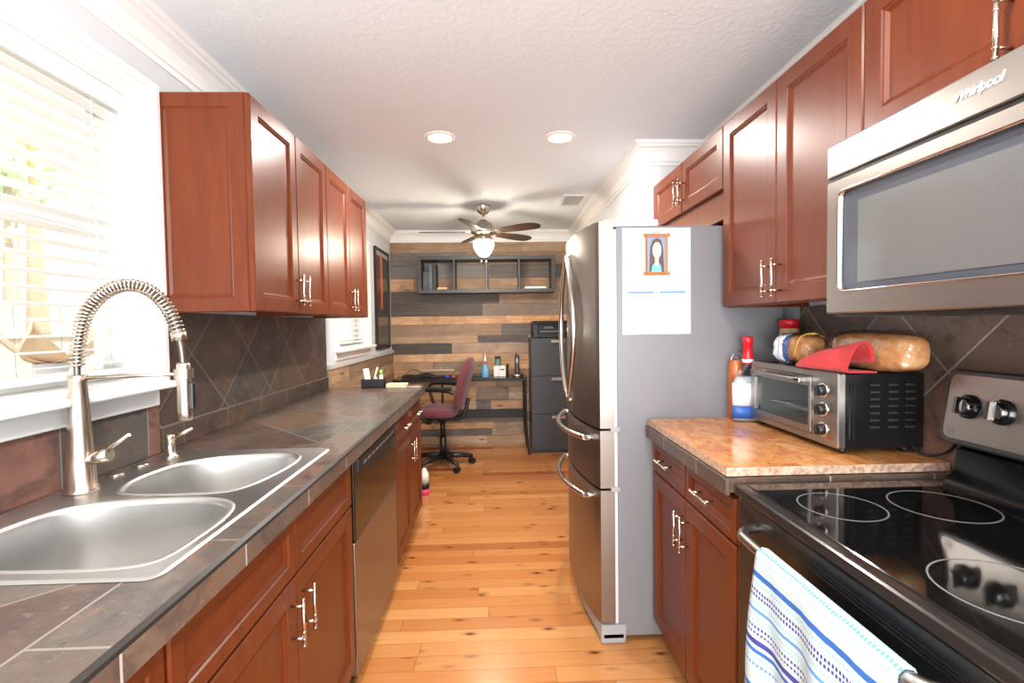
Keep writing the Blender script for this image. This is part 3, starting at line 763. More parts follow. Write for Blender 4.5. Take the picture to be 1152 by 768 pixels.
# right tiled counter and granite slab
t = thing('countertop', 'short slate-tiled worktop section under the granite slab', 'countertop', (0.95, 1.68, 0.92))
b = MB(); b.box(0.645, XR-0.001, 1.318, 2.046, 0.925, 0.963); b.build('tile_top', slate_top_r, t)
b = MB(); b.box(0.632, 0.645, 1.318, 2.046, 0.915, 0.963, 0.002, 1); b.build('tile_edge', slate_edge_r, t)
t = thing('granite_slab', 'loose tan granite slab lying on the right worktop under the toaster oven', 'slab', (0.96, 1.69, 0.9635))
b = MB(); b.prism([(0.640, 1.332), (1.288, 1.332), (1.288, 2.044), (0.640, 2.044)], 'Z', 0.966, 0.990); b.mi = 0
o = b.build('slab_top', [granite, granite_e], t)
for p in o.data.polygons:
    if abs(p.normal.z) < 0.5: p.material_index = 1
b = MB(); b.box(0.646, 1.27, 1.338, 2.04, 0.963, 0.966); b.build('shim', bevel_dark, t)

# ------------------------------------------------------------------ microwave
t = thing('microwave', 'stainless over-the-range microwave under the short cherry cabinet', 'microwave', (1.08, 0.88, 1.418))
MX, MY0, MY1, MZ0, MZ1 = 0.870, 0.497, 1.257, 1.418, 1.848
b = MB(); b.box(MX+0.045, XR-0.012, MY0+0.003, MY1-0.003, MZ0+0.012, MZ1+0.008, 0.003, 1); b.build('body', plain('dark_case_metal', (44, 43, 43), 0.4), t)
b = MB(); b.box(MX, MX+0.045, MY0, MY1, 1.765, MZ1, 0.004); b.build('vent_band', steel, t)
b = MB(); b.box(MX+0.006, MX+0.045, MY0, MY1, 1.755, 1.766); b.build('band_groove', black_plas, t)
# door: steel frame round a window
def frame_x(b, x0, x1, ya, yb, za, zb, ia, ib, ja, jb, r=0.018):
    out = rrect(ya, yb, za, zb, 0.006, 5); inn = rrect(ia, ib, ja, jb, r, 5)
    b.ring_stack([[(x1, y, z) for y, z in out], [(x0+0.003, y, z) for y, z in out], [(x0, y + (0.003 if y < (ya+yb)/2 else -0.003), z + (0.003 if z < (za+zb)/2 else -0.003)) for y, z in out],
                  [(x0, y, z) for y, z in inn], [(x0+0.012, y, z) for y, z in inn], [(x1, y, z) for y, z in inn], [(x1, y, z) for y, z in out]], True, False, False, False)
DY0 = 0.655
b = MB(); frame_x(b, MX, MX+0.045, DY0, MY1, MZ0, 1.757, 0.705, 1.211, 1.474, 1.724); d = b.build('door', steel, t)
b = MB()
out = rrect(0.705, 1.211, 1.474, 1.724, 0.018, 5)
ring = lambda k, x: [(x, 0.958+(y-0.958)*(1+k/0.25), 1.599+(z-1.599)*(1+k/0.125)) for y, z in out]
b.ring_stack([ring(0.003, MX-0.001), ring(0.0015, MX-0.004), ring(-0.002, MX-0.001), ring(-0.003, MX+0.008)], True, False, False); b.build('window_trim', chrome, d)
b = MB(); b.box(MX+0.010, MX+0.030, 0.702, 1.214, 1.471, 1.727); b.build('window_border', plain('grey_window_border', (72, 76, 84), 0.12), d)
mm = MT('perforated_screen_glass'); o_ = mm.xyz(mm.co())
hx = mm.mth('SINE', mm.mth('MULTIPLY', o_[1], 2*PI/0.0034)); hz = mm.mth('SINE', mm.mth('MULTIPLY', o_[2], 2*PI/0.0034))
mm.set(col=mm.mix(mm.mth('GREATER_THAN', mm.mth('MULTIPLY', hx, hz), 0.2), lin(104, 106, 107), lin(72, 74, 75)), rough=0.22, coat=0.6, coatr=0.05)
b = MB(); b.box(MX+0.0085, MX+0.0105, 0.752, 1.157, 1.492, 1.690); b.build('screen', mm.m, d)
b = MB(); b.tube([(MX+0.002, 0.676, 1.46), (MX-0.035, 0.676, 1.48), (MX-0.042, 0.676, 1.59), (MX-0.035, 0.676, 1.70), (MX+0.002, 0.676, 1.72)], 0.009, 10); b.build('handle', steel_v, d)
b = MB(); b.box(MX, MX+0.045, MY0, DY0-0.003, MZ0, 1.757, 0.004); cp = b.build('control_panel', black_plas, t)
b = MB()
for i in range(3):
    for j in range(5): b = MB(); b.box(MX-0.002, MX, 0.515+i*0.043, 0.548+i*0.043, 1.45+j*0.040, 1.478+j*0.040, 0.002, 1); b.build('button', char_plas, cp)
b = MB(); b.box(MX+0.02, XR-0.015, MY0+0.01, MY1-0.01, MZ0-0.010, MZ0+0.012); b.build('underside', plain('dark_underside', (40, 38, 37), 0.35), t)
b = MB(); add_text(b, 'Whirlpool', 0.025, 0.0008, Matrix.Translation((MX-0.001, 0.861, 1.812)) @ Matrix(((0, 0, -1, 0), (-1, 0, 0, 0), (0, 1, 0, 0), (0, 0, 0, 1))), shear=0.3, spacing=0.88)
b.build('logo', plain('bright_logo_metal', (240, 240, 240), 0.3, metal=0.25), t)

# ------------------------------------------------------------------ range
RY0, RY1, RT = 0.548, 1.308, 0.957
t = thing('electric_range', 'black glass-top electric range with stainless backguard beside the granite slab', 'range', (0.95, 0.928, 0))
b = MB(); b.box(0.690, XR-0.03, RY0+0.004, RY1-0.004, 0.09, 0.928, 0.002, 1); b.build('body', black_enamel, t)
b = MB()
for x in (0.72, 1.20):
    for y in (RY0+0.05, RY1-0.05): b = MB(); b.cyl((x, y, 0), (x, y, 0.09), 0.018, n=10); b.build('foot', black_plas, t)
b = MB(); b.box(0.648, 1.225, RY0, RY1, 0.922, RT-0.003, 0.010, 3); ct = b.build('cooktop_frame', plain('dark_cooktop_rim', (54, 50, 48), 0.2, metal=0.5), t)
b = MB(); b.box(0.676, 1.175, RY0+0.022, RY1-0.022, RT-0.006, RT, 0.002, 1); b.build('glass_top', black_glass, t)
ring_m = plain('grey_burner_print', (108, 106, 104), 0.35)
for (x, y, r) in ((0.815, 1.118, 0.092), (1.050, 1.105, 0.105), (0.835, 0.745, 0.112), (1.060, 0.745, 0.080)):
    b = MB(); b.lathe([(r-0.0034, 0.0002), (r-0.0034, 0.0006), (r, 0.0006), (r, 0.0002)], (x, y, RT), 56, 'Z', False, False); b.build('burner_ring', ring_m, t)
b = MB(); b.box(0.662, 0.690, RY0+0.012, RY1-0.006, 0.27, 0.915, 0.006); dr = b.build('oven_door', brushed('dark_oven_steel', (92, 90, 88), 0.30, 1), t)
b = MB()
for z in (0.884, 0.876, 0.868): b.box(0.6605, 0.663, RY0+0.03, RY1-0.03, z, z+0.0028)
b.build('vent_lines', black_plas, dr)
b = MB(); b.box(0.6605, 0.663, RY0+0.10, RY1-0.10, 0.36, 0.74, 0.001, 1); b.build('door_glass', black_glass, dr)
b = MB()
hp = catmull([(0.664, 1.212, 0.868), (0.634, 1.205, 0.868), (0.610, 1.180, 0.866), (0.603, 1.12, 0.866), (0.603, 0.74, 0.866), (0.610, 0.675, 0.866), (0.634, 0.650, 0.868), (0.664, 0.643, 0.868)], 6, False)
b.tube(hp, 0.0125, 14); b.build('handle', steel, dr)
b = MB(); b.box(0.662, 0.690, RY0+0.012, RY1-0.006, 0.10, 0.262, 0.005); b.build('storage_drawer', plain('dark_drawer_enamel', (30, 30, 31), 0.25), t)
# stainless strip down the door edge towards the cabinet
b = MB(); b.box(0.6625, 0.689, RY1-0.006, RY1-0.003, 0.27, 0.915); b.build('door_edge', steel_v, dr)
# backguard
BY0, BY1 = 0.59, 1.263
b = MB()
prof = [(1.165, RT-0.002), (1.178, 0.985), (1.198, 1.000), (1.205, 1.06), (1.252, 1.08), (1.252, RT-0.002)]
b.prism(prof, 'Y', RY0+0.003, BY1-0.035, True); b.build('backguard_base', black_enamel, t)
lean = Matrix.Rotation(math.radians(9), 3, 'Y')
b = MB()
pl = rrect(BY0, BY1, -0.098, 0.098, 0.022, 6)
def tilt(d, y, z): 
    v = lean @ Vector((d, 0, z)); return (1.198+v.x, y, 1.172+v.z)
def ringp(k, d): return [tilt(d, (BY0+BY1)/2+(y-(BY0+BY1)/2)*(1+2*k/(BY1-BY0)), z*(1+k/0.098)) for y, z in pl]
b.ring_stack([ringp(0, 0.05), ringp(0, 0.006), ringp(-0.006, 0.0), ringp(-0.013, 0.0)], True, True, True, False); bgd = b.build('backguard', plain('charcoal_backguard_shell', (48, 47, 47), 0.3), t)
b = MB(); b.ring_stack([ringp(-0.013, 0.001), ringp(-0.015, -0.002)], True, False, True, False); b.build('control_panel', steel, bgd)
for y in (1.188, 1.106, 0.76, 0.68):
    kb = MB(); M = Matrix.Translation(tilt(-0.002, y, 0.004)) @ lean.to_4x4()
    def L_(d, a, r): return M @ Vector((d, r*math.cos(a), r*math.sin(a)))
    kb.ring_stack([[L_(d, 2*PI*k/28, r) for k in range(28)] for r, d in ((0.031, 0), (0.031, -0.006), (0.026, -0.010), (0.0255, -0.012))], True, False, True); ko = kb.build('knob', black_enamel, bgd)
    kb = MB(); kb.ring_stack([[L_(d, 2*PI*k/28, r) for k in range(28)] for r, d in ((0.0225, -0.010), (0.0215, -0.022), (0.018, -0.025))], True, False, True)
    for s in (1,):
        P = [M @ Vector((d, a, c)) for d, a, c in ((-0.026, -0.006, -0.022), (-0.026, 0.006, -0.022), (-0.026, 0.006, 0.022), (-0.026, -0.006, 0.022), (-0.040, -0.004, -0.021), (-0.040, 0.004, -0.021), (-0.040, 0.004, 0.021), (-0.040, -0.004, 0.021))]
        kb.ring_stack([P[:4], P[4:]], True, False, True, False)
    kb.build('grip', bpy.data.materials.get('smoked_chrome') or plain('smoked_chrome', (112, 110, 108), 0.18, metal=1.0), ko)
b = MB(); M = Matrix.Translation(tilt(-0.0025, 1.225, -0.066)) @ lean.to_4x4()
b.ring_stack([[M @ Vector((0, r*math.cos(2*PI*k/24), r*math.sin(2*PI*k/24))) for k in range(24)] for r in (0.0105, 0.0088)], True, False, False)
add_text(b, 'GE', 0.010, 0.0002, M @ Matrix(((0, 0, -1, 0), (-1, 0, 0, 0), (0, 1, 0, 0), (0, 0, 0, 1))), shear=0.25)
b.build('emblem', plain('grey_emblem_print', (110, 108, 108), 0.4), bgd)
b = MB()
for y in (1.188, 1.106):
    for k in range(11):
        a = math.radians(-60+30*k); p0 = tilt(-0.0023, y+0.0355*math.sin(a), 0.004+0.0355*math.cos(a)); p1 = tilt(-0.0023, y+0.039*math.sin(a), 0.004+0.039*math.cos(a)); b.cyl(p0, p1, 0.0006, n=4)
b.build('dial_marks', plain('dark_dial_print', (70, 68, 68), 0.5), bgd)
b = MB(); b.ring_stack([[tilt(d, (0.93+sy*0.055), zz*0.035) for sy, zz in ((-1, -1), (1, -1), (1, 1), (-1, 1))] for d in (-0.001, -0.004)], True, False, True, False); b.build('clock_display', black_glass, bgd)

# towel over the oven handle
tm = MT('striped_cotton_towel'); uv = tm.n('ShaderNodeUVMap'); sx = tm.xyz(uv.outputs[0])
v = sx[1]; u = sx[0]
wv = tm.mth('ADD', v, tm.mth('MULTIPLY', tm.mth('SUBTRACT', tm.noise(tm.map(uv.outputs[0], (6, 2, 1)), 4.0, 2), 0.5), 0.006))
fr = tm.mth('FRACT', tm.mth('MULTIPLY', tm.mth('SUBTRACT', 0.460, wv), 1/0.25))      # distance below the bar, pattern repeats
Wt, A1, A2, A3, A4 = lin(192, 208, 212), lin(44, 104, 184), lin(60, 66, 148), lin(146, 202, 216), lin(86, 150, 210)
st1 = [(0.0, Wt), (0.085, A1), (0.135, Wt), (0.17, A3), (0.19, Wt), (0.235, A2), (0.262, Wt), (0.285, A2), (0.312, Wt), (0.35, A3), (0.37, Wt), (0.41, A4), (0.435, Wt), (0.475, A3), (0.49, Wt)]
st2 = [(0.0, Wt), (0.515, A3), (0.53, Wt), (0.56, A2), (0.585, Wt), (0.61, A2), (0.63, Wt), (0.675, A2), (0.72, Wt), (0.755, A1), (0.79, Wt), (0.82, A3), (0.84, Wt), (0.88, A4), (0.91, Wt), (0.95, A3), (0.965, Wt)]
cs = tm.mix(tm.mth('GREATER_THAN', fr, 0.50), tm.ramp(fr, st1, 'CONSTANT'), tm.ramp(fr, st2, 'CONSTANT'))
solid = tm.ramp(fr, [(0.0, (0, 0, 0, 1)), (0.08, (1, 1, 1, 1)), (0.14, (0, 0, 0, 1)), (0.40, (1, 1, 1, 1)), (0.44, (0, 0, 0, 1)), (0.67, (1, 1, 1, 1)), (0.80, (0, 0, 0, 1))], 'CONSTANT')
dash = tm.mth('MAXIMUM', tm.mth('GREATER_THAN', tm.mth('SINE', tm.mth('MULTIPLY', u, 2*PI/0.0085)), -0.35), solid)
weave = tm.mth('MULTIPLY', tm.mth('SINE', tm.mth('MULTIPLY', u, 2*PI/0.005)), tm.mth('SINE', tm.mth('MULTIPLY', v, 2*PI/0.005)))
tm.bump(weave, 0.3, 0.002)
tm.set(col=tm.mix(dash, Wt, cs), rough=0.95)
t = thing('dish_towel', 'white dish towel with blue stripes hanging over the oven handle', 'towel', (0.603, 0.89, 0.88))
b = MB(); uvl = None; nu, nv = 44, 60
TY0, TY1 = 0.685, 1.075
def drape(a, s):
    """a across (0 near end .. 1 far end), s metres from the front hem upwards over the bar"""
    Hf, R = 0.47, 0.0158; y = TY0 + (TY1-TY0)*a; top = 0.866
    if s < Hf:
        d = (Hf-s); wob = 0.010*math.sin(a*11+0.6)*min(1, d*4) + 0.006*math.sin(a*23+d*9)*min(1, d*5)
        return Vector((0.603-R + wob - 0.012*d*(1-a) - 0.02*d, y + (a-0.35)*0.12*d, top - d))
    s2 = s-Hf
    if s2 < PI*R:
        g = s2/R; return Vector((0.603 - R*math.cos(g), y, top + R*math.sin(g)))
    d = s2-PI*R; return Vector((0.603+R + 0.008*math.sin(a*9)*min(1, d*3), y, top - d))
Ltot = 0.47 + PI*0.0158 + 0.30
b.surf(lambda p, q: drape(p, q*Ltot), nu, nv)
uvl = b.b.loops.layers.uv.new('UVMap'); b.b.verts.ensure_lookup_table()
cnt = {v_: ((i // (nv+1))/nu*0.39, (i % (nv+1))/nv*Ltot) for i, v_ in enumerate(b.b.verts)}
for f in b.b.faces:
    for lp in f.loops: lp[uvl].uv = cnt[lp.vert]
o = b.build('cloth', tm.m, t); md = o.modifiers.new('thick', 'SOLIDIFY'); md.thickness = 0.003; md.offset = 1
# ------------------------------------------------------------------ refrigerator
t = thing('refrigerator', 'stainless french-door refrigerator with bowed handles and grey side', 'refrigerator', (0.86, 2.49, 0))
RY0_, RY1_, BX = 2.060, 2.905, 0.515
b = MB(); b.box(BX, 1.24, RY0_, RY1_, 0.035, 1.812, 0.006); b.build('cabinet', fridge_side, t)
b = MB(); b.box(BX-0.012, BX, RY0_+0.006, RY1_-0.006, 0.09, 1.80); b.build('gasket', plain('pale_gasket', (196, 196, 198), 0.5), t)
def front_x(y):
    k = (y-(RY0_+RY1_)/2)/((RY1_-RY0_)/2); return 0.437 - 0.058*(1-k*k)
def bow_door(name, ya, yb, za, zb, par):
    b = MB(); n = 16; pr = [(BX-0.013, ya), ]
    for k in range(n+1):
        y = ya+(yb-ya)*k/n; x = front_x(y)
        if k in (0, n): x += 0.004
        pr.append((x, y))
    pr.append((BX-0.013, yb))
    lo = [(x, y, za) for x, y in pr]; hi = [(x, y, zb) for x, y in pr]
    b.ring_stack([lo, hi], True, True, True, False)
    return b.build(name, steel_v, par)
ymid = (RY0_+RY1_)/2
dn = bow_door('door', RY0_+0.002, ymid-0.003, 0.948, 1.832, t); df = bow_door('door', ymid+0.003, RY1_-0.002, 0.948, 1.832, t)
d1 = bow_door('drawer', RY0_+0.002, RY1_-0.002, 0.688, 0.938, t); d2 = bow_door('drawer', RY0_+0.002, RY1_-0.002, 0.095, 0.678, t)
for dd, s in ((dn, -1), (df, 1)):
    pts = []
    for k in range(25):
        q = k/24; sn = math.sin(PI*q); y = ymid + s*(0.012+0.20*sn**0.85)
        pts.append((front_x(y)-0.016-0.016*sn, y, 1.012+0.735*q))
    b = MB(); b.tube(pts, [0.008+0.006*math.sin(PI*k/24)**0.5 for k in range(25)], 12)
    for q in (0, 24):
        p = Vector(pts[q]); b.cyl(p, p+Vector((0.024, 0, 0)), 0.0085, n=10)
    b.build('handle', plain('satin_handle_metal', (214, 212, 208), 0.22, metal=1.0) if s < 0 else bpy.data.materials['satin_handle_metal'], dd)
for dd, z in ((d1, 0.892), (d2, 0.632)):
    pts = []
    for k in range(25):
        q = k/24; y = RY0_+0.085+(RY1_-RY0_-0.17)*q; sn = math.sin(PI*q)
        pts.append((front_x(y)-0.026-0.034*sn, y, z-0.006*sn))
    b = MB(); b.tube(pts, 0.0125, 12)
    for q in (0, 24):
        p = Vector(pts[q]); b.cyl(p+Vector((0.006, 0, 0)), p+Vector((0.034, 0, 0)), 0.011, n=10)
    b.build('handle', bpy.data.materials['satin_handle_metal'], dd)
for y in (RY0_+0.02, RY1_-0.13): b = MB(); b.box(BX-0.05, BX+0.19, y, y+0.11, 1.812, 1.846, 0.008); b.build('hinge_cover', bpy.data.materials.get('pale_hinge_cover') or plain('pale_hinge_cover', (186, 186, 188), 0.4), t)
for z in (0.683, 0.943):
    b = MB(); b.box(BX-0.030, BX+0.010, RY0_-0.002, RY0_+0.03, z-0.010, z+0.010, 0.003); b.build('hinge', grey_plas, t)
b = MB(); b.prism([(0.440, RY0_-0.004), (0.43, RY0_+0.05), (0.405, 2.30), (0.398, ymid), (0.405, 2.67), (0.43, RY1_-0.05), (0.44, RY1_), (BX+0.03, RY1_), (BX+0.03, RY0_-0.004)], 'Z', 0.03, 0.088); b.build('base_grille', grey_plas, t)
b = MB()
for y in (RY0_-0.004, RY1_-0.08): b = MB(); b.box(0.436, BX+0.035, y, y+0.085, 0.0, 0.06, 0.014, 3); b.build('foot', grey_plas, t)
for y in (RY0_+0.05, RY1_-0.1): b = MB(); b.box(1.10, 1.16, y, y+0.05, 0.0, 0.035); b.build('foot', grey_plas, t)
b = MB(); b.box(front_x(2.60)-0.004, front_x(2.60)+0.004, 2.585, 2.615, 1.36, 1.385, 0.001, 1); b.build('badge', chrome, df)

# calendar and framed portrait on the fridge side
paper = plain('white_paper', (246, 246, 246), 0.7)
PX0, PX1, PY = 0.540, 0.832, 2.0585
t = thing('wall_calendar', 'open white calendar with blue header stuck on the grey fridge side', 'calendar', (0.686, PY, 1.352))
b = MB(); b.box(PX0, PX1, PY-0.0018, PY, 1.578, 1.802); b.build('upper_page', paper, t)
b = MB(); b.box(PX0, PX1, PY-0.0026, PY-0.0008, 1.352, 1.572); lp_ = b.build('lower_page', paper, t)
b = MB(); b.box(PX0, PX1, PY-0.0034, PY, 1.571, 1.579, 0.001, 1); b.build('fold', plain('page_fold', (222, 220, 218), 0.7), t)
b = MB(); b.box(PX0+0.020, PX0+0.133, PY-0.0031, PY-0.0026, 1.525, 1.535); b.box(PX0+0.158, PX1-0.020, PY-0.0031, PY-0.0026, 1.525, 1.535); b.box(PX0+0.139, PX0+0.152, PY-0.0031, PY-0.0026, 1.527, 1.533); b.build('header_band', plain('blue_header_ink', (96, 132, 196), 0.6), lp_)
b = MB()
for k in range(8): x = PX0+0.02+k*0.036; b.box(x-0.0004, x+0.0004, PY-0.0030, PY-0.0026, 1.375, 1.518)
for k in range(7): z = 1.375+k*0.0238; b.box(PX0+0.02, PX1-0.02, PY-0.0030, PY-0.0026, z-0.0004, z+0.0004)
b.build('date_grid', plain('pale_grid_ink', (212, 214, 220), 0.7), lp_)
b = MB(); b.box(PX0+0.057, PX1-0.024, PY-0.0030, PY-0.0026, 1.378, 1.396); b.build('shaded_row', plain('pale_grey_ink', (228, 229, 233), 0.7), lp_)
t = thing('picture_frame', 'small ornate bronze frame holding a portrait, on the calendar page', 'picture frame', (0.684, PY-0.002, 1.60))
fx, fz, hw, hh = 0.684, 1.690, 0.056, 0.088
b = MB()
fr_o = [(fx+sx*(hw - (0.007 if abs(q) < 0.95 else 0)), fz+q*hh) for sx, qs in ((1, (-1, -0.93, -0.6, 0, 0.6, 0.93, 1)), (-1, (1, 0.93, 0.6, 0, -0.6, -0.93, -1))) for q in qs for sx in (sx,)]
fr_i = [(fx+(0.040 if i < 7 else -0.040), fz + max(-0.074, min(0.074, z-fz))) for i, (x, z) in enumerate(fr_o)]
yb, yf = PY-0.002, PY-0.010
b.ring_stack([[(x, yb, z) for x, z in fr_o], [(x, yf+0.002, z) for x, z in fr_o], [(fx+(x-fx)*0.92, yf, fz+(z-fz)*0.95) for x, z in fr_o], [(x, yf+0.003, z) for x, z in fr_i], [(x, yb, z) for x, z in fr_i]], True, False, False, False)
for sx in (-1, 1):
    for sz in (-1, 1): b.lathe([(0.0005, 0.0), (0.007, 0.0005), (0.009, 0.003), (0.007, 0.008), (0.001, 0.010)], (fx+sx*(hw-0.006), PY-0.0125, fz+sz*(hh-0.007)), 10, 'Y')
b.tube([(fx-0.010, PY-0.006, fz+hh-0.002), (fx-0.006, PY-0.006, fz+hh+0.010), (fx+0.006, PY-0.006, fz+hh+0.010), (fx+0.010, PY-0.006, fz+hh-0.002)], 0.0022, 6)
b.build('moulding', plain('aged_bronze_moulding', (176, 112, 66), 0.45, metal=0.3), t)
b = MB(); b.box(fx-0.042, fx+0.042, PY-0.0035, PY-0.002, fz-0.076, fz+0.076); pr_ = b.build('portrait_print', plain('print_background', (122, 138, 160), 0.6), t)
def flat(name, pts, k, col):
    b = MB(); b.prism([(fx+x, fz+z) for x, z in pts], 'Y', PY-0.0035-k*0.0004, PY-0.0034); b.build(name, plain(name+'_ink', col, 0.6), pr_)
ell = lambda cx, cz, a, c, n=20: [(cx+a*math.cos(2*PI*k/n), cz+c*math.sin(2*PI*k/n)) for k in range(n)]
flat('printed_hair', [(-.030, -.074), (-.028, -.02), (-.026, .03), (-.015, .060), (.003, .070), (.020, .062), (.029, .03), (.032, -.02), (.034, -.074)], 1, (88, 66, 56))
flat('printed_top', [(-.022, -.075), (-.016, -.046), (-.006, -.036), (.012, -.036), (.020, -.048), (.024, -.075)], 2, (104, 178, 214))
flat('printed_neck', [(-.005, -.045), (-.006, -.01), (.011, -.01), (.010, -.045)], 3, (226, 186, 168))
flat('printed_face', ell(.003, .018, .0185, .034), 4, (240, 208, 194))
for dx in (-.005, .011): flat('printed_eye', ell(dx, .025, .0032, .0014, 8), 5, (84, 70, 72))
flat('printed_mouth', ell(.003, -.001, .006, .0018, 10), 5, (196, 120, 118))

# ------------------------------------------------------------------ toaster oven and what lies on it
t = thing('toaster_oven', 'stainless toaster oven with black vented side on the granite slab', 'toaster oven', (1.155, 1.68, 0.990))
AX0, AX1, AY0, AY1, AZ0, AZ1 = 1.030, 1.298, 1.430, 1.930, 1.008, 1.238
b = MB(); b.box(AX0+0.018, AX1, AY0, AY0+0.110, AZ0, AZ1, 0.004); b.box(AX0+0.018, AX1, AY1-0.012, AY1, AZ0, AZ1, 0.004)
b.box(AX0+0.018, AX1, AY0+0.106, AY1-0.008, AZ1-0.014, AZ1-0.0005); b.box(AX0+0.018, AX1, AY0+0.106, AY1-0.008, AZ0+0.0005, AZ0+0.022); b.box(AX1-0.012, AX1-0.0005, AY0+0.106, AY1-0.008, AZ0+0.02, AZ1-0.012); b.build('case', plain('black_oven_case', (24, 24, 25), 0.26), t)
b = MB()
for x in (AX0+0.035, AX1-0.035):
    for y in (AY0+0.03, AY1-0.03): b = MB(); b.lathe([(0.008, 0), (0.011, 0.004), (0.011, 0.0185)], (x, y, 0.990), 12); b.build('foot', black_plas, t)
b = MB(); frame_x(b, AX0, AX0+0.020, AY0-0.001, AY1+0.001, AZ0, AZ1+0.002, AY0+0.118, AY1-0.020, AZ0+0.020, AZ1-0.018, 0.006); b.build('fascia', steel, t)
b = MB(); frame_x(b, AX0-0.006, AX0+0.012, AY0+0.120, AY1-0.022, AZ0+0.022, AZ1-0.020, AY0+0.132, AY1-0.040, AZ0+0.046, AZ1-0.052, 0.006); dr = b.build('door', steel, t)
b = MB(); b.box(AX0-0.002, AX0+0.002, AY0+0.130, AY1-0.038, AZ0+0.044, AZ1-0.050); b.build('glass', oven_glass, dr)
b = MB(); yA, yB = AY0+0.140, AY1-0.05
b.box(AX0-0.034, AX0-0.022, yA, yB, AZ1-0.042, AZ1-0.026, 0.005); 
for y in (yA, yB-0.03): b.box(AX0-0.034, AX0-0.004, y, y+0.03, AZ1-0.044, AZ1-0.024, 0.005)
b.build('handle', steel, dr)
b = MB()
inner = plain('oven_cavity_metal', (205, 206, 202), 0.45, metal=0.3)
b.box(AX1-0.0135, AX1-0.0125, AY0+0.112, AY1-0.014, AZ0+0.024, AZ1-0.016); b.box(AX0+0.03, AX1-0.014, AY0+0.112, AY1-0.014, AZ0+0.0225, AZ0+0.0235)
b.box(AX0+0.03, AX1-0.014, AY1-0.0140, AY1-0.0130, AZ0+0.024, AZ1-0.016); b.box(AX0+0.03, AX1-0.014, AY0+0.1105, AY0+0.1115, AZ0+0.024, AZ1-0.016)
b.build('cavity', inner, t)
b = MB()
for y in [AY0+0.14+0.022*k for k in range(14)]: b.cyl((AX0+0.030, y, AZ0+0.082), (AX1-0.016, y, AZ0+0.082), 0.0012, n=5)
b.cyl((AX0+0.030, AY0+0.125, AZ0+0.082), (AX0+0.030, AY1-0.03, AZ0+0.082), 0.002, n=6); b.build('rack', chrome, t)
for z in (AZ0+0.172, AZ0+0.112, AZ0+0.048):
    b = MB(); c = (AX0, AY0+0.066, z); b.lathe([(0.024, 0.0), (0.024, -0.003), (0.021, -0.005)], c, 24, 'X'); k_ = b.build('dial_ring', chrome, t)
    b = MB(); b.lathe([(0.018, -0.002), (0.0165, -0.020), (0.013, -0.022)], c, 20, 'X'); b.box(AX0-0.028, AX0-0.018, c[1]-0.004, c[1]+0.004, z-0.016, z+0.016, 0.002, 1); b.build('knob', black_plas, k_)
b = MB(); b.lathe([(0.005, 0.0), (0.005, -0.002), (0.002, -0.003)], (AX0, AY0+0.034, AZ0+0.024), 12, 'X'); b.build('indicator_light', plain('red_indicator', (170, 20, 24), 0.3), t)
for x0 in (1.130, 1.187, 1.240):
    b = MB()
    for k in range(7):
        z = AZ0+0.062 + k*0.0215; b.box(x0, x0+0.030, AY0-0.0035, AY0+0.002, z, z+0.0065, 0.002, 1)
    b.build('vent_grille', char_plas, t)
b = MB(); b.tube([(1.066, AY0-0.001, z) for z in (AZ0+0.03, AZ0+0.2)] + [(1.080, AY0-0.001, AZ0+0.2), (1.080, AY0-0.001, AZ0+0.03)], 0.0016, 6, True, True); b.build('embossed_outline', black_plas, t)
b = MB(); b.tube(catmull([(AX1-0.03, AY0+0.01, 1.02), (1.270, AY0-0.02, 0.998), (1.283, AY0-0.05, 0.997), (1.296, AY0-0.085, 1.02), (1.299, AY0-0.11, 1.06)], 6, False), 0.0035, 8); b.build('cord', black_plas, t)

crust_m = MT('bread_crust'); g = crust_m.noise(crust_m.co(), 22, 5, 0.65); g2 = crust_m.noise(crust_m.co(), 120, 2)
crust_m.bump(g2, 0.3, 0.003)
crust = crust_m.set(col=crust_m.ramp(g, [(0.3, lin(170, 102, 56)), (0.5, lin(206, 144, 88)), (0.7, lin(228, 182, 130))]), rough=0.7)
def loaf(b, x0, x1, y0, y1, z0, z1, amp=0.004, sl=0, ph=0.0, p=3.2):
    cx, cy, cz = (x0+x1)/2, (y0+y1)/2, (z0+z1)/2
    def fn(a, t_):
        th = a*2*PI; ph_ = (t_-0.5)*PI
        f = lambda c, e: math.copysign(abs(c)**e, c)
        ex, ez = 2/p, 2/p
        r = f(math.cos(ph_), 0.42)
        X = f(math.cos(th), ex)*r; Z = f(math.sin(th), ez)*r; Y = f(math.sin(ph_), 0.7)
        w_ = amp*(math.sin(X*7+Y*13+ph)+math.sin(Z*9-Y*17+ph*2)+0.7*math.sin(Y*41+Z*5))
        return Vector((cx+X*(x1-x0)/2+w_*0.6, cy+Y*(y1-y0)/2+w_*0.4, cz+Z*(z1-z0)/2+(w_*0.5 if Z > -0.5 else 0)))
    b.surf(fn, 40, 34)
TT = AZ1+0.0015
t = thing('bread_bag', 'long brown loaf in a clear bag on the near end of the toaster oven top', 'bread', (1.19, 1.49, TT), 0, 'bagged bread on the toaster oven')
b = MB(); loaf(b, 1.132, 1.256, 1.335, 1.640, TT+0.003, TT+0.122, 0.002); b.build('loaf', crust, t)
b = MB(); loaf(b, 1.126, 1.262, 1.322, 1.656, TT+0.001, TT+0.128, 0.0045, ph=1.0); b.build('bag', bag_plas, t)
t = thing('bread_bag', 'short white and blue bread bag at the far end of the toaster oven top', 'bread', (1.13, 1.78, TT), 0, 'bagged bread on the toaster oven')
b = MB(); loaf(b, 1.082, 1.182, 1.672, 1.80, TT+0.003, TT+0.108, 0.002, ph=2.0); b.build('loaf', crust, t)
wrap = MT('printed_bread_wrapper'); o_ = wrap.xyz(wrap.co()); nz = wrap.noise(wrap.co(), 30, 3)
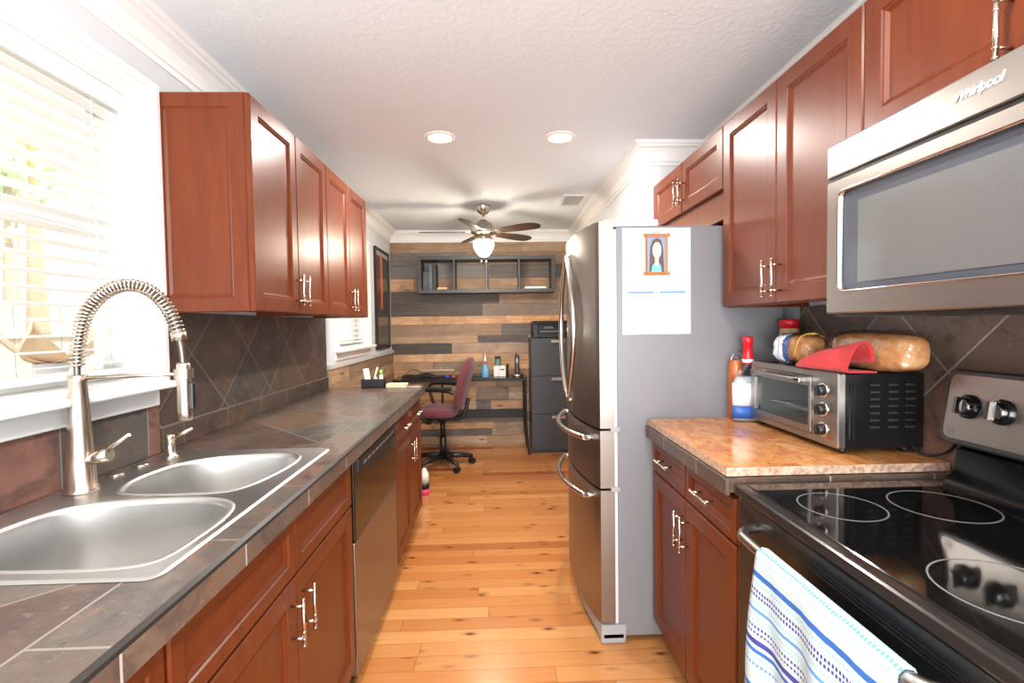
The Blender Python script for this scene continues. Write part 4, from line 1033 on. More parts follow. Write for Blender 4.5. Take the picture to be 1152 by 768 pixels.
yy = wrap.mth('ADD', o_[1], wrap.mth('MULTIPLY', nz, 0.03))
wc = wrap.ramp(wrap.mth('MULTIPLY_ADD', wrap.mth('SUBTRACT', yy, 1.78), 5.0, 0.28), [(0.0, lin(40, 96, 176)), (0.12, lin(236, 236, 234)), (0.28, lin(70, 100, 160)), (0.42, lin(238, 238, 238)), (0.5, lin(226, 228, 232))], 'CONSTANT')
wrapm = wrap.set(col=wc, rough=0.25)
b = MB(); loaf(b, 1.074, 1.190, 1.765, 1.870, TT+0.001, TT+0.112, 0.006, ph=0.5); b.build('printed_wrapper', wrapm, t)
b = MB(); loaf(b, 1.075, 1.189, 1.660, 1.80, TT+0.001, TT+0.113, 0.004, ph=3.0); b.build('bag', bag_plas, t)
b = MB(); b.tube(catmull([(1.078, 1.728, TT+0.03), (1.090, 1.712, TT+0.098), (1.13, 1.700, TT+0.114), (1.17, 1.690, TT+0.100)], 6, False), 0.0035, 8); b.build('yellow_band', plain('yellow_wrapper_band', (222, 184, 70), 0.35), t)
# red pot holder, folded over
t = thing('pot_holder', 'folded red pot holder lying on the toaster oven in front of the bread', 'pot holder', (1.06, 1.52, TT))
red_m = fabric('red_quilted_cloth', (176, 30, 34), (204, 52, 52), 180)
b = MB()
def fold(a, q):
    # a runs from the near open end to the far pointed end, q round the fold
    h = 0.078*(1-a)**0.6+0.012; y = 1.405 + 0.225*a; xc = 1.078 - 0.030*a; wd = 0.040*(1-0.45*a)
    if q < 0.4:
        k = q/0.4; return Vector((xc + wd*(1.05-2.05*k), y-0.012*(1-k)*(1-a), TT+0.006))
    k = (q-0.4)/0.6; an = PI*(1.0-k*0.90)
    return Vector((xc + wd*1.02*math.cos(an), y-0.02*math.sin(an)*(1-a), TT+0.007 + h*math.sin(an)))
b.surf(fold, 18, 24); o = b.build('cloth', red_m, t); md = o.modifiers.new('thick', 'SOLIDIFY'); md.thickness = 0.005; md.offset = 0

# bottles between the toaster oven and the fridge
def bottle(name, label, cat, x, y, z, prof, m, extra):
    t = thing(name, label, cat, (x, y, z)); b = MB(); b.lathe(prof, (x, y, z), 24); b.build('bottle_body', m, t)
    for nm, pf, mm_ in extra:
        b = MB(); b.lathe(pf, (x, y, z), 24); b.build(nm, mm_, t)
    return t
red_p = plain('red_plastic_cap', (206, 28, 40), 0.3)
t = thing('cleaner_bottle', 'flat clear bottle with red cap and white-over-blue label left of the toaster oven', 'bottle', (1.033, 1.964, 0.990))
def oval(b, prof, c, ky, n=28):
    b.ring_stack([[(c[0]+max(r, 1e-4)*math.cos(2*PI*k/n), c[1]+max(r, 1e-4)*(ky if r > 0.022 else 1.0)*math.sin(2*PI*k/n), c[2]+z) for k in range(n)] for r, z in prof])
cb = (1.033, 1.964, 0.990)
for nm, pf, mm_ in (('bottle_body', [(0.058, 0), (0.064, 0.006), (0.064, 0.165), (0.056, 0.190), (0.034, 0.220), (0.018, 0.240), (0.014, 0.252)], clear_plas),
   ('liquid', [(0.0620, 0.004), (0.0620, 0.160), (0.050, 0.185)], plain('pale_cleaner_liquid', (170, 178, 186), 0.2)),
   ('blue_label', [(0.0646, 0.014), (0.0646, 0.066)], plain('blue_label_print', (44, 92, 170), 0.4)),
   ('white_label', [(0.0646, 0.066), (0.0646, 0.158)], plain('white_label_print', (236, 236, 238), 0.4)),
   ('cap', [(0.0215, 0.236), (0.0215, 0.262), (0.0190, 0.275), (0.0180, 0.318), (0.0210, 0.320), (0.0210, 0.345), (0.014, 0.349)], red_p),
   ('cap_band', [(0.0218, 0.242), (0.0218, 0.256)], white_plas)):
    b = MB(); oval(b, pf, cb, 0.42); b.build(nm, mm_, t)
t = thing('bail_jar', 'amber glass jar with wire bail lid squeezed between the cleaner bottle and fridge', 'jar', (1.012, 2.024, 0.990))
b = MB(); b.lathe([(0.026, 0), (0.029, 0.008), (0.029, 0.225), (0.025, 0.245), (0.023, 0.25)], (1.012, 2.024, 0.990), 24); b.build('jar_body', plain('amber_contents', (176, 92, 48), 0.2), t)
b = MB(); b.lathe([(0.025, 0.251), (0.025, 0.262), (0.016, 0.268)], (1.012, 2.024, 0.990), 24); b.build('lid', clear_plas, t)
b = MB(); b.tube([(1.030+0.046*math.cos(a), 2.010, 1.232+0.046*math.sin(a)) for a in [PI*k/12 for k in range(13)]], 0.002, 6); b.build('bail_wire', nickel, t)
bottle('spice_jar', 'tall tan spice container with red lid behind the bread bags', 'jar', 1.222, 1.990, 0.990,
  [(0.033, 0), (0.036, 0.006), (0.036, 0.375), (0.034, 0.38)], plain('tan_spice_container', (206, 176, 130), 0.4),
  [('lid', [(0.0375, 0.380), (0.0375, 0.412), (0.034, 0.418)], red_p)])

# ------------------------------------------------------------------ ceiling lamps, vent, fan
can_glow = emis('recessed_lamp_lens', (1.0, 0.93, 0.80), 16.0)
can_trim = plain('recessed_lamp_trim', (236, 226, 212), 0.35)
def can(x, y, label, watts=CAN_W):
    t = thing('recessed_light', label, 'ceiling light', (x, y, ZC), 0, 'recessed ceiling lights')
    b = MB(); b.lathe([(0.090, 0.0), (0.090, -0.004), (0.082, -0.009), (0.068, -0.010), (0.064, -0.002)], (x, y, ZC), 36, 'Z', False, False); b.build('trim_ring', can_trim, t)
    b = MB(); b.lathe([(0.066, -0.0025), (0.066, -0.0035)], (x, y, ZC), 30); b.build('lens', can_glow, t)
    l = bpy.data.lights.new('can_lamp', 'AREA'); l.shape = 'DISK'; l.size = 0.12; l.energy = watts; l.color = (1.0, 0.93, 0.86)
    o = bpy.data.objects.new('can_lamp', l); COL.objects.link(o); o.parent = t; o.location = (0, 0, -0.012)
can(-0.302, 2.806, 'left one of the two recessed ceiling lights'); can(0.381, 2.806, 'right one of the two recessed ceiling lights')
can(-0.302, 0.70, 'left unseen recessed light added as fill above the sink and stove', 9.0); can(0.381, 0.70, 'right unseen recessed light added as fill above the sink and stove', 14.0)  # out-of-frame pair, added to brighten the room
can(-0.302, -1.30, 'left unseen recessed light added as fill behind the camera'); can(0.381, -1.30, 'right unseen recessed light added as fill behind the camera')  # another added pair behind the camera, fill only
t = thing('air_vent', 'small white louvred air vent in the ceiling near the hall wall', 'vent', (0.675, 4.22, ZC))
b = MB(); b.ring_stack([[(x, y, z) for x, y in rrect(0.675-hx_, 0.675+hx_, 4.22-hy_, 4.22+hy_, 0.006, 2)] for hx_, hy_, z in ((0.100, 0.185, ZC), (0.100, 0.185, ZC-0.006), (0.078, 0.163, ZC-0.009), (0.078, 0.163, ZC-0.001))], True, False, False, False); b.build('frame', white_trim, t)
b = MB()
for k in range(13):
    y = 4.22-0.150+k*0.025; b.box(0.599, 0.751, y-0.008, y+0.008, ZC-0.009, ZC-0.0075, rot=((0.675, y, ZC-0.008), Matrix.Rotation(0.12, 3, 'X')))
b.build('louvres', plain('vent_louvre_white', (226, 224, 220), 0.5), t)
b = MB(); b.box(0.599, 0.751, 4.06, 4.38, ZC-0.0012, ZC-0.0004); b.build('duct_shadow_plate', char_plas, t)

FXc, FYc = -0.102, 4.40
t = thing('ceiling_fan', 'brushed-nickel ceiling fan with dark wood blades and lit glass bowl', 'ceiling fan', (FXc, FYc, ZC))
b = MB(); b.lathe([(0.068, 0), (0.068, -0.012), (0.058, -0.05), (0.030, -0.075), (0.016, -0.080)], (FXc, FYc, ZC), 28); b.build('canopy', nickel, t)
b = MB(); b.cyl((FXc, FYc, ZC-0.07), (FXc, FYc, ZC-0.145), 0.0125, n=14); b.build('downrod', nickel, t)
b = MB(); b.lathe([(0.024, -0.125), (0.040, -0.135), (0.060, -0.150), (0.082, -0.165), (0.088, -0.195), (0.112, -0.215), (0.118, -0.238), (0.100, -0.252), (0.070, -0.262), (0.062, -0.285)], (FXc, FYc, ZC), 32); b.build('motor_housing', nickel, t)
b = MB(); b.lathe([(0.062, -0.280), (0.078, -0.290), (0.086, -0.306), (0.084, -0.314)], (FXc, FYc, ZC), 32); b.build('light_fitter', nickel, t)
bm_ = emis('lit_frosted_glass', (1.0, 0.88, 0.70), FAN_E)
b = MB(); b.lathe([(0.082, -0.312), (0.090, -0.330), (0.092, -0.350), (0.082, -0.385), (0.062, -0.420), (0.040, -0.445), (0.012, -0.456)], (FXc, FYc, ZC), 32); b.build('glass_bowl', bm_, t)
for k in range(5):
    a = math.radians(-33 + 72*k); ca, sa = math.cos(a), math.sin(a)
    R3 = Matrix.Rotation(a, 3, 'Z') @ Matrix.Rotation(math.radians(-13), 3, 'X')
    c0 = Vector((FXc, FYc, ZC-0.238))
    b = MB(); pr = [(0.17, -0.038), (0.24, -0.050), (0.38, -0.064), (0.50, -0.062), (0.555, -0.040), (0.575, 0.0), (0.555, 0.040), (0.50, 0.060), (0.38, 0.062), (0.24, 0.050), (0.17, 0.038)]
    pr = [(p.x, p.y) for p in catmull([(x, y, 0) for x, y in pr], 3)]
    b.ring_stack([[c0 + R3 @ Vector((x, y, z)) for x, y in pr] for z in (-0.003, 0.003)], True, True, True, False); bl = b.build('blade', wood_mat('dark_blade_wood', (0.028, 0.016, 0.010, 1), (0.075, 0.042, 0.024, 1), 0.35, 0.3, 0) if k == 0 else bpy.data.materials['dark_blade_wood'], t)
    b = MB(); b.ring_stack([[c0 + R3 @ Vector((x, y, z)) for x, y in ((0.085, -0.018), (0.15, -0.014), (0.235, -0.030), (0.245, 0.0), (0.235, 0.030), (0.15, 0.014), (0.085, 0.018))] for z in (0.0035, 0.010)], True, True, True, False); b.build('blade_iron', nickel, bl)
b = MB()
for dx, zl in ((-0.022, -0.50), (0.022, -0.505)):
    b.cyl((FXc+dx, FYc-0.062, ZC-0.30), (FXc+dx, FYc-0.092, ZC-0.34), 0.0013, n=5); b.cyl((FXc+dx, FYc-0.092, ZC-0.34), (FXc+dx, FYc-0.092, ZC+zl), 0.0013, n=5); b.lathe([(0.003, 0.0), (0.008, -0.010), (0.006, -0.022), (0.002, -0.026)], (FXc+dx, FYc-0.092, ZC+zl), 10)
b.build('pull_chains', nickel, t)

# ------------------------------------------------------------------ wall cubby shelf on the plank wall
t = thing('wall_shelf', 'long black four-cubby shelf mounted on the plank wall', 'shelf', (-0.095, YF-0.02, 1.755))
SXa, SXb, SZa, SZb, SYa, SYb, th = -0.845, 0.652, 1.755, 2.155, 5.31, YF-0.021, 0.040
shelf_m = plain('black_brown_shelf_laminate', (58, 56, 56), 0.45)
b = MB(); b.box(SXa, SXb, SYa, SYb, SZb-th, SZb, 0.001, 1); b.build('top_board', shelf_m, t)
b = MB(); b.box(SXa, SXb, SYa, SYb, SZa, SZa+th, 0.001, 1); b.build('bottom_board', shelf_m, t)
for x in (SXa, SXb-th): b = MB(); b.box(x, x+th, SYa, SYb, SZa+th, SZb-th, 0.001, 1); b.build('side_board', shelf_m, t)
for k in (1, 2, 3):
    x = SXa+th+(SXb-SXa-2*th)*k/4; b = MB(); b.box(x-0.010, x+0.010, SYa+0.002, SYb, SZa+th, SZb-th, 0.001, 1); b.build('divider', shelf_m, t)
sz = SZa+th+0.001
def book(label, x0, x1, y0, y1, h, col, group='binders in the left cubby'):
    t = thing('binder', label, 'binder', ((x0+x1)/2, (y0+y1)/2, sz), 0, group)
    b = MB(); b.box(x0, x1, y0, y1, sz, sz+h, 0.003); b.build('cover', plain('binder_'+label.split()[0], col, 0.5), t)
    b = MB(); b.box(x0+0.008, x1-0.008, y0-0.001, y0+0.002, sz+h*0.25, sz+h*0.7); b.build('spine_label', plain('spine_'+label.split()[0], tuple(min(255, c+14) for c in col), 0.5), t)
book('charcoal binder leaning at the left side of the shelf, shorter one', -0.795, -0.735, 5.36, 5.56, 0.20, (60, 64, 70))
book('slate binder in the left cubby, taller and middle one', -0.732, -0.690, 5.36, 5.56, 0.27, (74, 84, 92))
book('black binder in the left cubby, nearest to the divider', -0.686, -0.650, 5.36, 5.56, 0.28, (28, 28, 30))
t = thing('wood_strip', 'short pale wooden block lying in the left cubby of the shelf', 'wooden block', (-0.585, 5.42, sz)); b = MB(); b.box(-0.640, -0.530, 5.36, 5.50, sz, sz+0.026, 0.002, 1); b.build('block', plain('pale_block_wood', (222, 168, 108), 0.5), t)
t = thing('paper_stack', 'low stack of white papers in the right cubby of the shelf', 'papers', (0.43, 5.45, sz))
for k in range(3): b = MB(); b.box(0.315+0.006*k, 0.560-0.004*k, 5.35+0.004*k, 5.56, sz+0.008*k, sz+0.008*k+0.0075); b.build('sheaf', paper, t)

# ------------------------------------------------------------------ framed picture on the left wall
t = thing('framed_picture', 'tall black framed picture with a rainbow stripe between far window and plank wall', 'picture', (XL+0.002, 5.15, 1.165))
QY0, QY1, QZ0, QZ1 = 4.83, 5.42, 1.170, 2.195
b = MB(); 
for a0, a1, c0, c1 in ((QY0, QY0+0.025, QZ0, QZ1), (QY1-0.025, QY1, QZ0, QZ1), (QY0+0.025, QY1-0.025, QZ0, QZ0+0.025), (QY0+0.025, QY1-0.025, QZ1-0.025, QZ1)): b.box(XL+0.002, XL+0.028, a0, a1, c0, c1, 0.002, 1)
b.build('frame', black_plas, t)
pm = MT('dark_poster_with_colour_stripe'); o_ = pm.xyz(pm.co()); nz = pm.noise(pm.co(), 5, 3)
yy = pm.mth('ADD', o_[1], pm.mth('MULTIPLY', pm.mth('SUBTRACT', nz, 0.5), 0.06)); f_ = pm.mth('MULTIPLY', pm.mth('SUBTRACT', yy, 4.83), 1/0.59)
sc_ = pm.ramp(f_, [(0.0, lin(46, 42, 40)), (0.30, lin(120, 30, 44)), (0.37, lin(186, 60, 40)), (0.43, lin(216, 130, 40)), (0.48, lin(196, 150, 60)), (0.53, lin(46, 44, 42))], 'LINEAR')
hi = pm.ramp(pm.mth('ADD', pm.mth('MULTIPLY', pm.mth('SUBTRACT', o_[2], 1.17), 1/1.025), pm.mth('MULTIPLY', nz, 0.1)), [(0.0, (0, 0, 0, 1)), (0.42, (0, 0, 0, 1)), (0.50, (1, 1, 1, 1)), (0.97, (1, 1, 1, 1)), (0.98, (0, 0, 0, 1))])
b = MB(); b.box(XL+0.004, XL+0.016, QY0+0.02, QY1-0.02, QZ0+0.02, QZ1-0.02)
b.build('print', pm.set(col=pm.mix(hi, lin(50, 46, 44), sc_), rough=0.12, spec=0.6), t)
b = MB(); b.box(XL+0.0155, XL+0.0170, QY0+0.03, QY1-0.03, QZ1-0.075, QZ1-0.03); b.build('title_strip', plain('pale_print_margin', (170, 160, 150), 0.3), t)

# ------------------------------------------------------------------ file cabinet and printer
t = thing('file_cabinet', 'black three-drawer metal file cabinet against the plank wall beside the fridge', 'file cabinet', (0.61, 5.37, 0))
KX0, KX1, KY0, KY1, KZ = 0.366, 0.83, 5.22, 5.575, 1.252
fc_m = plain('charcoal_file_cabinet_paint', (54, 55, 58), 0.42)
b = MB(); b.box(KX0, KX1, KY0+0.018, KY1, 0.0, KZ, 0.004); b.build('case', fc_m, t)
for z0, z1 in ((0.030, 0.425), (0.430, 0.838), (0.843, 1.246)):
    b = MB(); b.box(KX0+0.006, KX1-0.006, KY0, KY0+0.018, z0, z1, 0.004); d = b.build('drawer', fc_m, t)
    b = MB(); b.box(0.585, 0.735, KY0-0.022, KY0, z1-0.038, z1-0.014, 0.005); b.box(0.585, 0.735, KY0-0.024, KY0-0.018, z1-0.045, z1-0.014, 0.003); b.build('handle', nickel, d)
t = thing('printer', 'black desktop printer on top of the file cabinet', 'printer', (0.60, 5.39, KZ+0.001))
pz = KZ+0.001
b = MB(); b.box(0.395, 0.81, 5.27, 5.56, pz, pz+0.055, 0.008); b.box(0.395, 0.455, 5.25, 5.56, pz, pz+0.165, 0.008); b.box(0.750, 0.81, 5.25, 5.56, pz, pz+0.165, 0.008); b.box(0.40, 0.80, 5.36, 5.56, pz+0.04, pz+0.16, 0.008); b.build('case', black_plas, t)
b = MB(); b.box(0.390, 0.815, 5.24, 5.56, pz+0.150, pz+0.185, 0.008); b.build('scanner_lid', plain('glossy_printer_lid', (30, 30, 32), 0.2), t)
b = MB(); b.box(0.462, 0.742, 5.235, 5.36, pz+0.052, pz+0.062, 0.003); b.build('output_tray', char_plas, t)
b = MB(); b.box(0.53, 0.63, 5.352, 5.361, pz+0.10, pz+0.125, 0.003); b.box(0.47, 0.74, 5.235, 5.240, pz+0.066, pz+0.074, 0.002, 1); b.build('control_strip', grey_plas, t)

# ------------------------------------------------------------------ desk and what stands on it
t = thing('desk', 'glass-topped desk with thin black metal frame against the plank wall', 'desk', (-0.42, 5.30, 0))
DX0, DX1, DYa, DYb, DZ = -1.12, 0.325, 5.17, 5.56, 0.835
b = MB(); b.box(DX0, DX1, DYa, DYb, DZ-0.008, DZ, 0.002, 1); b.build('glass_top', desk_glass, t)
b = MB()
for y in (DYa+0.02, DYb-0.02): b.box(DX0+0.01, DX1-0.005, y-0.012, y+0.012, DZ-0.033, DZ-0.008, 0.002, 1)
for x in (DX0+0.022, DX1-0.017): b.box(x-0.012, x+0.012, DYa+0.032, DYb-0.032, DZ-0.033, DZ-0.008, 0.002, 1)
b.build('top_frame', black_metal, t)
for x, y, dx in ((DX1-0.018, DYa+0.02, 0.032), (DX1-0.018, DYb-0.02, 0.032), (-0.585, DYa+0.02, 0.0), (DX0+0.02, DYa+0.02, 0.0), (DX0+0.02, DYb-0.02, 0.0)):
    b = MB(); b.tube(catmull([(x, y, DZ-0.033), (x, y, 0.40), (x+dx*0.3, y, 0.18), (x+dx, y, 0.0)], 5, False), 0.013, 10); b.build('leg', black_metal, t)
b = MB(); b.box(-0.80, DX1-0.015, DYb-0.045, DYb-0.03, 0.345, 0.440, 0.002, 1); b.build('back_rail', black_metal, t)
DT = DZ+0.001
bottle('spray_bottle', 'small blue bottle with white nozzle on the glass desk beside the chair back', 'bottle', -0.125, 5.24, DT, [(0.036, 0), (0.040, 0.01), (0.040, 0.085), (0.030, 0.12), (0.018, 0.15)], plain('blue_bottle_liquid', (96, 158, 196), 0.25),
  [('red_collar', [(0.020, 0.150), (0.020, 0.168)], plain('red_collar_plastic', (186, 60, 70), 0.4)), ('nozzle', [(0.014, 0.168), (0.012, 0.20), (0.005, 0.235), (0.003, 0.262)], white_plas)])
t = thing('tissue_box', 'small white box with a dark mark on the glass desk', 'box', (0.03, 5.36, DT))
b = MB(); b.box(-0.035, 0.095, 5.30, 5.41, DT, DT+0.115, 0.004); b.build('carton', plain('white_carton', (228, 226, 220), 0.6), t)
b = MB(); b.box(0.035, 0.08, 5.2985, 5.30, DT+0.07, DT+0.085); b.box(0.018, 0.022, 5.2985, 5.30, DT, DT+0.112); b.build('printed_mark', char_plas, t)
bottle('glass_jar', 'green glass jar with dark lid behind the white box on the desk', 'jar', 0.012, 5.47, DT, [(0.033, 0), (0.036, 0.008), (0.036, 0.175), (0.030, 0.185)], plain('green_glass', (96, 122, 108), 0.15), [('lid', [(0.034, 0.185), (0.034, 0.212), (0.030, 0.215)], char_plas)])
t = thing('marker_pen', 'dark marker standing upright right of the white box', 'marker', (0.12, 5.42, DT)); b = MB(); b.lathe([(0.011, 0), (0.011, 0.125), (0.008, 0.130)], (0.12, 5.42, DT), 12); b.build('barrel', char_plas, t); b = MB(); b.lathe([(0.012, 0.085), (0.012, 0.13), (0.007, 0.134)], (0.12, 5.42, DT), 12); b.build('cap', black_plas, t)
t = thing('cordless_phone', 'black cordless phone upright in its silver base at the right end of the desk', 'phone', (0.222, 5.32, DT))
b = MB(); b.lathe([(0.060, 0), (0.060, 0.012), (0.045, 0.028), (0.030, 0.034)], (0.225, 5.32, DT), 24); b.build('base', nickel, t)
b = MB(); b.box(0.197, 0.247, 5.305, 5.335, DT+0.030, DT+0.235, 0.012, 3); h = b.build('handset', black_plas, t)
b = MB(); b.box(0.205, 0.239, 5.302, 5.306, DT+0.145, DT+0.195, 0.002, 1); b.build('screen', plain('grey_phone_screen', (90, 94, 98), 0.2), h)
b = MB(); b.cyl((0.215, 5.322, DT+0.23), (0.215, 5.322, DT+0.250), 0.007, n=8); b.build('antenna', black_plas, h)
t = thing('pouch', 'long flat black pouch with blue and red end on the left of the desk', 'pouch', (-0.75, 5.25, DT))
b = MB()
def pou(a, q):
    th = q*2*PI; x = -1.02+0.47*a; hw = 0.075*(0.35+0.65*math.sin(PI*min(1, a*1.1+0.05))**0.6); hz = 0.030*(0.5+0.5*math.sin(PI*a))+0.006*math.sin(a*14)
    return Vector((x, 5.26+hw*math.cos(th)+0.02*math.sin(a*5), DT+0.002+max(0.0, hz*(1+math.sin(th)))*0.8))
b.surf(pou, 30, 16); b.build('body', plain('black_nylon', (26, 25, 26), 0.6), t)
b = MB(); b.box(-0.555, -0.51, 5.20, 5.30, DT, DT+0.036, 0.010); b.build('blue_end', plain('blue_end_plastic', (36, 62, 176), 0.4), t)
b = MB(); b.box(-0.485, -0.445, 5.205, 5.295, DT, DT+0.032, 0.010); b.build('red_end', plain('red_end_plastic', (170, 74, 66), 0.4), t)
b = MB(); b.box(-0.512, -0.483, 5.203, 5.297, DT, DT+0.034, 0.008); b.build('dark_band', black_plas, t)
t = thing('cable', 'thin dark cable looping up at the left corner of the desk', 'cable', (-0.98, 5.45, DT))
b = MB(); b.tube(catmull([(-1.05, 5.40, DT+0.005), (-1.0, 5.48, DT+0.05), (-0.93, 5.50, DT+0.075), (-0.86, 5.47, DT+0.055), (-0.82, 5.42, DT+0.006), (-0.72, 5.45, DT+0.005), (-0.60, 5.42, DT+0.005)], 7, False), 0.0035, 7); b.build('wire', black_plas, t)
t = thing('keyboard', 'black keyboard lying on the desk behind the chair arm', 'keyboard', (-0.33, 5.24, DT))
b = MB(); b.box(-0.44, -0.16, 5.36, 5.48, DT, DT+0.016, 0.004); b.build('case', black_plas, t)
b = MB()
for i in range(13):
    for j in range(5): b.box(-0.432+i*0.0205, -0.415+i*0.0205, 5.367+j*0.022, 5.385+j*0.022, DT+0.016, DT+0.020)
b.build('keys', char_plas, t)

# ------------------------------------------------------------------ office chair
CHX, CHY = -0.548, 4.84
t = thing('office_chair', 'burgundy office chair with black arms and five-star base at the desk', 'office chair', (CHX, CHY, 0), math.radians(-6))
def L(*p): return Vector(p)            # chair-local: faces -X
def pad(b, fn, n=20, m=20): b.surf(fn, n, m)
def cushion(b, c, U, V, Wv, hu, hv, hw, p=3.0, curve=0.0):
    c, U, V, Wv = Vector(c), Vector(U), Vector(V), Vector(Wv)
    def fn(a, q):
        th, ph = a*2*PI, (q-0.5)*PI
        f = lambda x, e: math.copysign(abs(x)**e, x)
        r = f(math.cos(ph), 0.35); x, y, z = f(math.cos(th), 2/p)*r, f(math.sin(th), 2/p)*r, f(math.sin(ph), 0.75)
        return c + U*x*hu + V*y*hv + Wv*(z*hw + curve*(x*x))
    b.surf(fn, 32, 18)
b = MB(); cushion(b, (-0.065, 0, 0.555), (1, 0, 0), (0, 1, 0), (0, 0, 1), 0.215, 0.235, 0.048, 3.2, -0.012); b.build('seat', burgundy, t, True)
b = MB(); b.box(-0.17, 0.15, -0.16, 0.16, 0.490, 0.508, 0.006); b.build('seat_pan', black_plas, t, True)
bd = Vector((0.26, 0, 1)).normalized(); bn = Vector((-1, 0, 0.26)).normalized()
bc = Vector((0.232, 0, 0.825))
b = MB(); cushion(b, bc, (0, 1, 0), bd, bn, 0.205, 0.268, 0.046, 2.8, 0.022); bk = b.build('backrest', burgundy, t, True)
b = MB(); b.tube(catmull([(0.05, 0, 0.478), (0.15, 0, 0.480), (0.22, 0, 0.52), (0.262, 0, 0.68)], 5, False), 0.020, 10); b.build('back_bracket', black_plas, t, True)
for s in (-1, 1):
    b = MB(); y = s*0.275
    b.tube(catmull([(-0.07, s*0.19, 0.492), (-0.11, y-0.01*s, 0.50), (-0.16, y, 0.60), (-0.195, y, 0.74), (-0.165, y, 0.790), (-0.03, y, 0.795), (0.12, y, 0.782), (0.17, y, 0.765)], 6, False), 0.017, 10)
    b.box(-0.17, 0.15, y-0.032, y+0.032, 0.795, 0.822, 0.012, 3)
    b.build('armrest', black_plas, t, True)
b = MB(); b.cyl((0, 0, 0.11), (0, 0, 0.30), 0.034, n=18); b.cyl((0, 0, 0.30), (0, 0, 0.47), 0.026, n=18); b.lathe([(0.05, 0.455), (0.09, 0.475), (0.09, 0.492)], (0, 0, 0), 18); b.build('gas_column', black_plas, t, True)
b = MB(); b.tube([(0.02, -0.09, 0.485), (0.02, -0.20, 0.478), (-0.02, -0.245, 0.468)], 0.008, 8); b.lathe([(0.03, 0), (0.03, 0.05)], (-0.12, -0.10, 0.44), 12); b.build('levers', black_plas, t, True)
b = MB(); b.lathe([(0.05, 0.07), (0.055, 0.10), (0.045, 0.125)], (0, 0, 0), 18)
for k in range(5):
    a = math.radians(20+72*k); ca, sa = math.cos(a), math.sin(a)
    b.tube([(0.03*ca, 0.03*sa, 0.105), (0.17*ca, 0.17*sa, 0.098), (0.295*ca, 0.295*sa, 0.078)], [0.032, 0.026, 0.019], 10)
b.build('star_base', black_plas, t, True)
for k in range(5):
    a = math.radians(20+72*k); x, y = 0.29*math.cos(a), 0.29*math.sin(a); b = MB()
    for s in (-1, 1):
        q = Vector((-math.sin(a+0.5), math.cos(a+0.5), 0)); p = Vector((x, y, 0.029)); b.cyl(p+q*s*0.006, p+q*s*0.026, 0.029, n=16)
    b.cyl((x, y, 0.03), (x, y, 0.085), 0.010, n=8); b.build('caster', black_plas, t, True)

# ------------------------------------------------------------------ on the far end of the left worktop
t = thing('desk_organizer', 'small black tray of odds and ends at the far end of the slate worktop', 'organizer', (-0.88, 3.42, TOP))
z = TOP+0.001
b = MB(); b.box(-0.945, -0.79, 3.40, 3.47, z, z+0.006); b.box(-0.945, -0.79, 3.40, 3.404, z, z+0.062); b.box(-0.945, -0.79, 3.466, 3.47, z, z+0.062); b.box(-0.945, -0.941, 3.404, 3.466, z, z+0.062); b.box(-0.794, -0.79, 3.404, 3.466, z, z+0.062); b.build('tray', black_plas, t)
def item(name, label, cat, mb, m):
    o = mb.build(name, m); return tag(o, label, cat)
b = MB(); b.box(-0.930, -0.890, 3.43, 3.445, z+0.007, z+0.135, 0.004, rot=((-0.91, 3.437, z+0.06), Matrix.Rotation(-0.15, 3, 'Y'))); item('card', 'white card standing in the black tray on the worktop', 'card', b, paper)
b = MB(); b.cyl((-0.880, 3.435, z+0.012), (-0.838, 3.435, z+0.142), 0.006, 0.007, 8); item('paint_brush', 'pale stick leaning in the black tray on the worktop', 'stick', b, plain('pale_stick', (222, 204, 176), 0.5))
b = MB(); b.lathe([(0.016, 0), (0.017, 0.05), (0.012, 0.07), (0.012, 0.085)], (-0.815, 3.435, z+0.0065), 14); item('white_tube', 'small white tube in the right end of the black tray', 'tube', b, white_plas)
b = MB(); b.lathe([(0.013, 0.0), (0.013, 0.026), (0.006, 0.032)], (-0.815, 3.435, z+0.0065+0.085), 14); o = b.build('tube_cap', plain('green_cap', (140, 190, 90), 0.4)); o.parent = bpy.data.objects['white_tube']
b = MB(); b.lathe([(0.012, 0), (0.018, 0.012), (0.012, 0.026), (0.003, 0.03)], (-0.852, 3.42, z+0.05), 12); item('cork_ball', 'round pale knob among the odds and ends in the tray', 'knob', b, plain('pale_cork', (196, 176, 160), 0.5))
t = thing('notepad', 'thin cream notepad at the far end of the slate worktop beside the black tray', 'notepad', (-0.70, 3.44, z))
b = MB(); b.box(-0.775, -0.635, 3.40, 3.48, z, z+0.022, 0.002, 1); b.build('pages', plain('cream_pages', (226, 206, 172), 0.6), t)
b = MB(); b.box(-0.775, -0.635, 3.40, 3.48, z+0.0222, z+0.026, 0.001, 1); b.build('cover', plain('cream_cover', (232, 216, 186), 0.6), t)
t = thing('laptop', 'closed thin silver laptop at the far corner of the slate worktop', 'laptop', (-0.58, 3.44, z))
b = MB(); b.box(-0.630, -0.530, 3.39, 3.48, z, z+0.007, 0.002, 1); b.build('base', nickel, t); b = MB(); b.box(-0.630, -0.530, 3.39, 3.48, z+0.0072, z+0.011, 0.0015, 1); b.build('lid', nickel, t)
# small pink and white squeeze bottle on the floor past the cabinets
bottle('squeeze_bottle', 'white bottle with pink base and black collar on the floor past the left cabinets', 'bottle', -0.615, 4.02, 0.0, [(0.036, 0.0), (0.038, 0.05)], plain('pink_plastic', (226, 60, 130), 0.4), [('black_collar', [(0.037, 0.05), (0.040, 0.10)], black_plas), ('upper', [(0.036, 0.10), (0.036, 0.17), (0.022, 0.20), (0.012, 0.22)], white_plas)])

